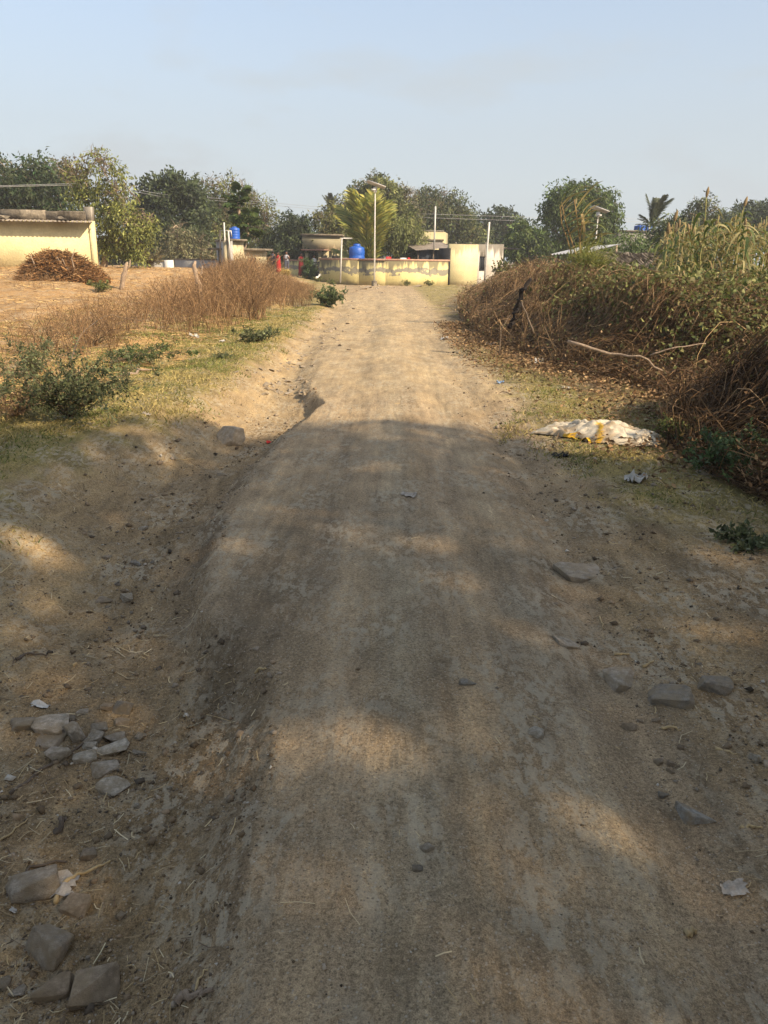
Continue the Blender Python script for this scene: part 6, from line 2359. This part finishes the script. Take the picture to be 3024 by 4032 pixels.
# the tall dry maize clump standing alone
def maize():
    rng = np.random.default_rng(851)
    b = at(2290, 1110, 17.5)
    z0 = H1(b[0], b[1])
    t = at(2212, 770, 17.5)
    root = thing('dry_maize', 'tall wind blown dry maize clump standing alone on the bank', 'maize', (b[0], b[1], z0))
    q = t - np.array([b[0], b[1], z0])
    bl = [leaf_blade('leaf', .75, .05, .35 + .1 * (i % 4), np.array([(.17, .17, .06), (.30, .25, .11), (.42, .33, .17), (.13, .15, .05)][i % 4]), 860 + i) for i in range(8)]
    for k in range(4):
        top = q * rng.uniform(.75, 1.0) + np.array([rng.uniform(-.1, .35), rng.uniform(-.2, .2), 0])
        P = limb_path((rng.uniform(-.1, .15), rng.uniform(-.1, .1), -.1), top, rng, 6, .03)
        mb = MB()
        tube(mb, P, np.linspace(.02, .010, 6), 6, (.32, .22, .10))
        mb.build('stalk', M_DRY, root, True)
        for j in range(17):
            f = .25 + .75 * j / 16
            lf = obj('leaf', bl[rng.integers(8)], M_LEAF, root)
            lf.location = tuple(np.array([np.interp(f, np.linspace(0, 1, 6), P[:, c]) for c in range(3)]))
            lf.rotation_euler = (rng.uniform(-.5, .5), rng.uniform(-.75, .1), rng.normal() * .6)
            s = rng.uniform(.7, 1.2)
            lf.scale = (s, s, s)


maize()


# ------------------------------------------------------------------ people
def person(label, u, vb, y, h, yaw, top_col, low_col, sari=True, arm='down', hair_col=(.012, .010, .009)):
    b = at(u, vb, y)
    z0 = H1(b[0], b[1])
    root = thing('person', label, 'person', (b[0], b[1], z0), yaw, 'people at the gate')
    s = h / 1.6
    J = {'pel': (0, 0, .88), 'wai': (0, 0, 1.02), 'che': (0, -.01, 1.20), 'nec': (0, 0, 1.34), 'hd0': (0, -.01, 1.42), 'hd1': (0, -.015, 1.50), 'hd2': (0, -.01, 1.57),
         'hl': (.09, 0, .84), 'kl': (.10, -.02, .46), 'al': (.10, 0, .07), 'tl': (.11, -.13, .03), 'hr': (-.09, 0, .84), 'kr': (-.10, -.02, .46), 'ar': (-.10, .02, .07), 'tr': (-.11, -.11, .03),
         'sl': (.16, 0, 1.29), 'sr': (-.16, 0, 1.29)}
    if arm == 'chin':
        J.update({'el': (.22, -.05, 1.05), 'wl': (.10, -.22, 1.20), 'fl': (.05, -.2, 1.30), 'er': (-.21, -.04, 1.06), 'wr': (.02, -.22, 1.06), 'fr': (.08, -.22, 1.08)})
    elif arm == 'carry':
        J.update({'el': (.24, -.08, 1.05), 'wl': (.2, -.30, .98), 'fl': (.18, -.38, .98), 'er': (-.24, -.08, 1.05), 'wr': (-.2, -.30, .98), 'fr': (-.18, -.38, .98)})
    else:
        J.update({'el': (.22, .0, 1.04), 'wl': (.23, -.05, .80), 'fl': (.23, -.07, .71), 'er': (-.22, .0, 1.04), 'wr': (-.23, -.05, .80), 'fr': (-.23, -.07, .71)})
    R = {'pel': .14, 'wai': .12, 'che': .135, 'nec': .05, 'hd0': .07, 'hd1': .09, 'hd2': .065, 'hl': .085, 'kl': .06, 'al': .04, 'tl': .035, 'hr': .085, 'kr': .06, 'ar': .04, 'tr': .035,
         'sl': .06, 'sr': .06, 'el': .042, 'wl': .03, 'fl': .025, 'er': .042, 'wr': .03, 'fr': .025}
    names = list(J)
    E = [('pel', 'wai'), ('wai', 'che'), ('che', 'nec'), ('nec', 'hd0'), ('hd0', 'hd1'), ('hd1', 'hd2'), ('pel', 'hl'), ('hl', 'kl'), ('kl', 'al'), ('al', 'tl'), ('pel', 'hr'), ('hr', 'kr'), ('kr', 'ar'), ('ar', 'tr'),
         ('che', 'sl'), ('sl', 'el'), ('el', 'wl'), ('wl', 'fl'), ('che', 'sr'), ('sr', 'er'), ('er', 'wr'), ('wr', 'fr')]
    me = bpy.data.meshes.new('body')
    me.from_pydata([tuple(np.array(J[n]) * s) for n in names], [(names.index(a), names.index(c)) for a, c in E], [])
    me.materials.append(M_SKIN)
    o = bpy.data.objects.new('body', me)
    COL.objects.link(o)
    o.parent = root
    md = o.modifiers.new('skin', 'SKIN')
    for i, n in enumerate(names):
        me.skin_vertices[0].data[i].radius = (R[n] * s, R[n] * s)
    me.skin_vertices[0].data[0].use_root = True
    sb = o.modifiers.new('sub', 'SUBSURF')
    sb.levels = sb.render_levels = 1
    mt = mat_plain('cloth_top', top_col, .85, var=.3, scale=9)
    ml = mat_plain('cloth_low', low_col, .85, var=.3, scale=9)

    def loft(nm, rings, mat):
        mb = MB()
        n = 16
        a = np.linspace(0, 2 * np.pi, n, endpoint=False)
        V = np.concatenate([np.stack([cx + rx * np.cos(a) * (1 + .05 * np.sin(a * 5 + z * 9)), cy + ry * np.sin(a), np.full(n, z)], 1) for cx, cy, z, rx, ry in rings]) * s
        i = np.arange(len(rings) - 1)[:, None] * n
        j = np.arange(n)[None]
        Q = np.stack([i + j, i + (j + 1) % n, i + n + (j + 1) % n, i + n + j], -1).reshape(-1, 4)
        mb.add(V, Q)
        return mb.build(nm, mat, root, True)
    if sari:
        loft('skirt', [(0, 0, .06, .24, .21), (0, 0, .35, .21, .19), (0, 0, .7, .20, .18), (0, 0, .92, .185, .165), (0, 0, 1.04, .155, .14)], ml)
    else:
        for sx in (-1, 1):
            loft('trouser_leg', [(.10 * sx, .01, .08, .075, .08), (.10 * sx, -.01, .46, .085, .09), (.085 * sx, 0, .84, .11, .13), (.06 * sx, 0, .94, .12, .14)], ml)
    loft('blouse', [(0, 0, .95, .175, .155), (0, 0, 1.05, .155, .145), (0, -.01, 1.2, .178, .155), (0, 0, 1.3, .17, .12), (0, 0, 1.36, .075, .07)], mt)
    hm = MB()
    lathe(hm, [(.001, 1.60), (.06, 1.585), (.088, 1.54), (.094, 1.48), (.085, 1.43), (.06, 1.40)], 12)
    V = hm.V[0] * s
    hm.V[0] = V + np.array([0, .015, 0.012])
    hr = hm.build('hair', M_HAIR, root, True)
    return root


M_SKIN = mat_plain('skin', (.17, .085, .05), .6, var=.1, scale=4)
M_HAIR = mat_plain('hair', (.012, .010, .009), .5, var=.2, scale=9)
person('woman in a red sari holding a hand to her chin by the gate', 1187, 1098, 54.0, 1.5, .5, (.30, .025, .03), (.26, .016, .022), True, 'chin')
person('person in bright red dress bending over the yellow bundle', 1098, 1092, 53.6, 1.35, -.9, (.42, .015, .022), (.40, .014, .02), True, 'carry')
person('person in dark grey blue clothes beside the red dress', 1077, 1092, 54.0, 1.4, 2.6, (.05, .055, .08), (.04, .04, .06), False, 'down')
person('person in pale patterned shirt behind the yellow bundle', 1130, 1088, 54.4, 1.45, .2, (.30, .32, .36), (.08, .09, .13), False, 'chin')
person('person in white shirt standing behind the dark gate', 1237, 1090, 55.2, 1.55, .4, (.62, .60, .56), (.12, .11, .10), False, 'down')
# fodder bundle
p_ = at(1122, 1075, 53.0)
shrub('fodder_bundle', 'yellow fodder bundle held between the people', (p_[0], 53.0, .25), .42, .62, 160, 0, [(.55, .40, .12), (.66, .52, .2), (.42, .28, .1)], GVINE, 881, wd=.03, cat='bundle')
# things along the wall and lamp
crumple('white_sack', 'dirty white sack slumped on the rubble by the solar lamp', 1408, 1107, 26, 26, M_WHITEC, 5, 'sack', .9)
for nm, lb, u, v, y, w, h, mt in (('hanging_cloth', 'red cloth drying behind the compound wall by the palm', 1530, 1018, 50.2, 20, 12, M_REDC), ('hanging_cloth', 'white cloth drying behind the compound wall', 1588, 1022, 50.2, 24, 12, M_WHITEC), ('hanging_cloth', 'dark red cloth at the lean-to mouth', 1610, 1020, 50.8, 8, 10, M_REDC)):
    p_ = at(u, v, y)
    k_ = PX(y)
    mb = MB()
    n = 9
    X, Z = np.meshgrid(np.linspace(-.5, .5, n) * w * k_, np.linspace(-.5, .5, 6) * h * k_)
    Yw = .05 * np.sin(X * 14) + .03 * np.sin(Z * 9)
    i = np.arange(5)[:, None] * n + np.arange(n - 1)[None]
    mb.add(np.stack([X, Yw, Z], -1).reshape(-1, 3), np.stack([i, i + 1, i + n + 1, i + n], -1).reshape(-1, 4))
    o_ = mb.build(nm, mt, None, True)
    o_.location = tuple(p_)
    tag(o_, lb, 'cloth', 'cloths drying in the yard')

# ------------------------------------------------------------------ dry-season haze in the air
mb = MB()
box(mb, -160, 160, -45, 190, -2.0, 16.0)
hz_m, hz_nt, hz_out = new_mat('haze_air')
hv = N(hz_nt, 'VolumePrincipled')
hv.inputs['Color'].default_value = (0.93, 0.95, 0.98, 1)
hv.inputs['Density'].default_value = 0.0009
hv.inputs['Anisotropy'].default_value = 0.0
hz_nt.links.new(hv.outputs[0], hz_out.inputs['Volume'])
hz = mb.build('haze', hz_m)
tag(hz, 'thin pale haze filling the air', 'haze', kind='stuff')
SC.cycles.volume_bounces = 0
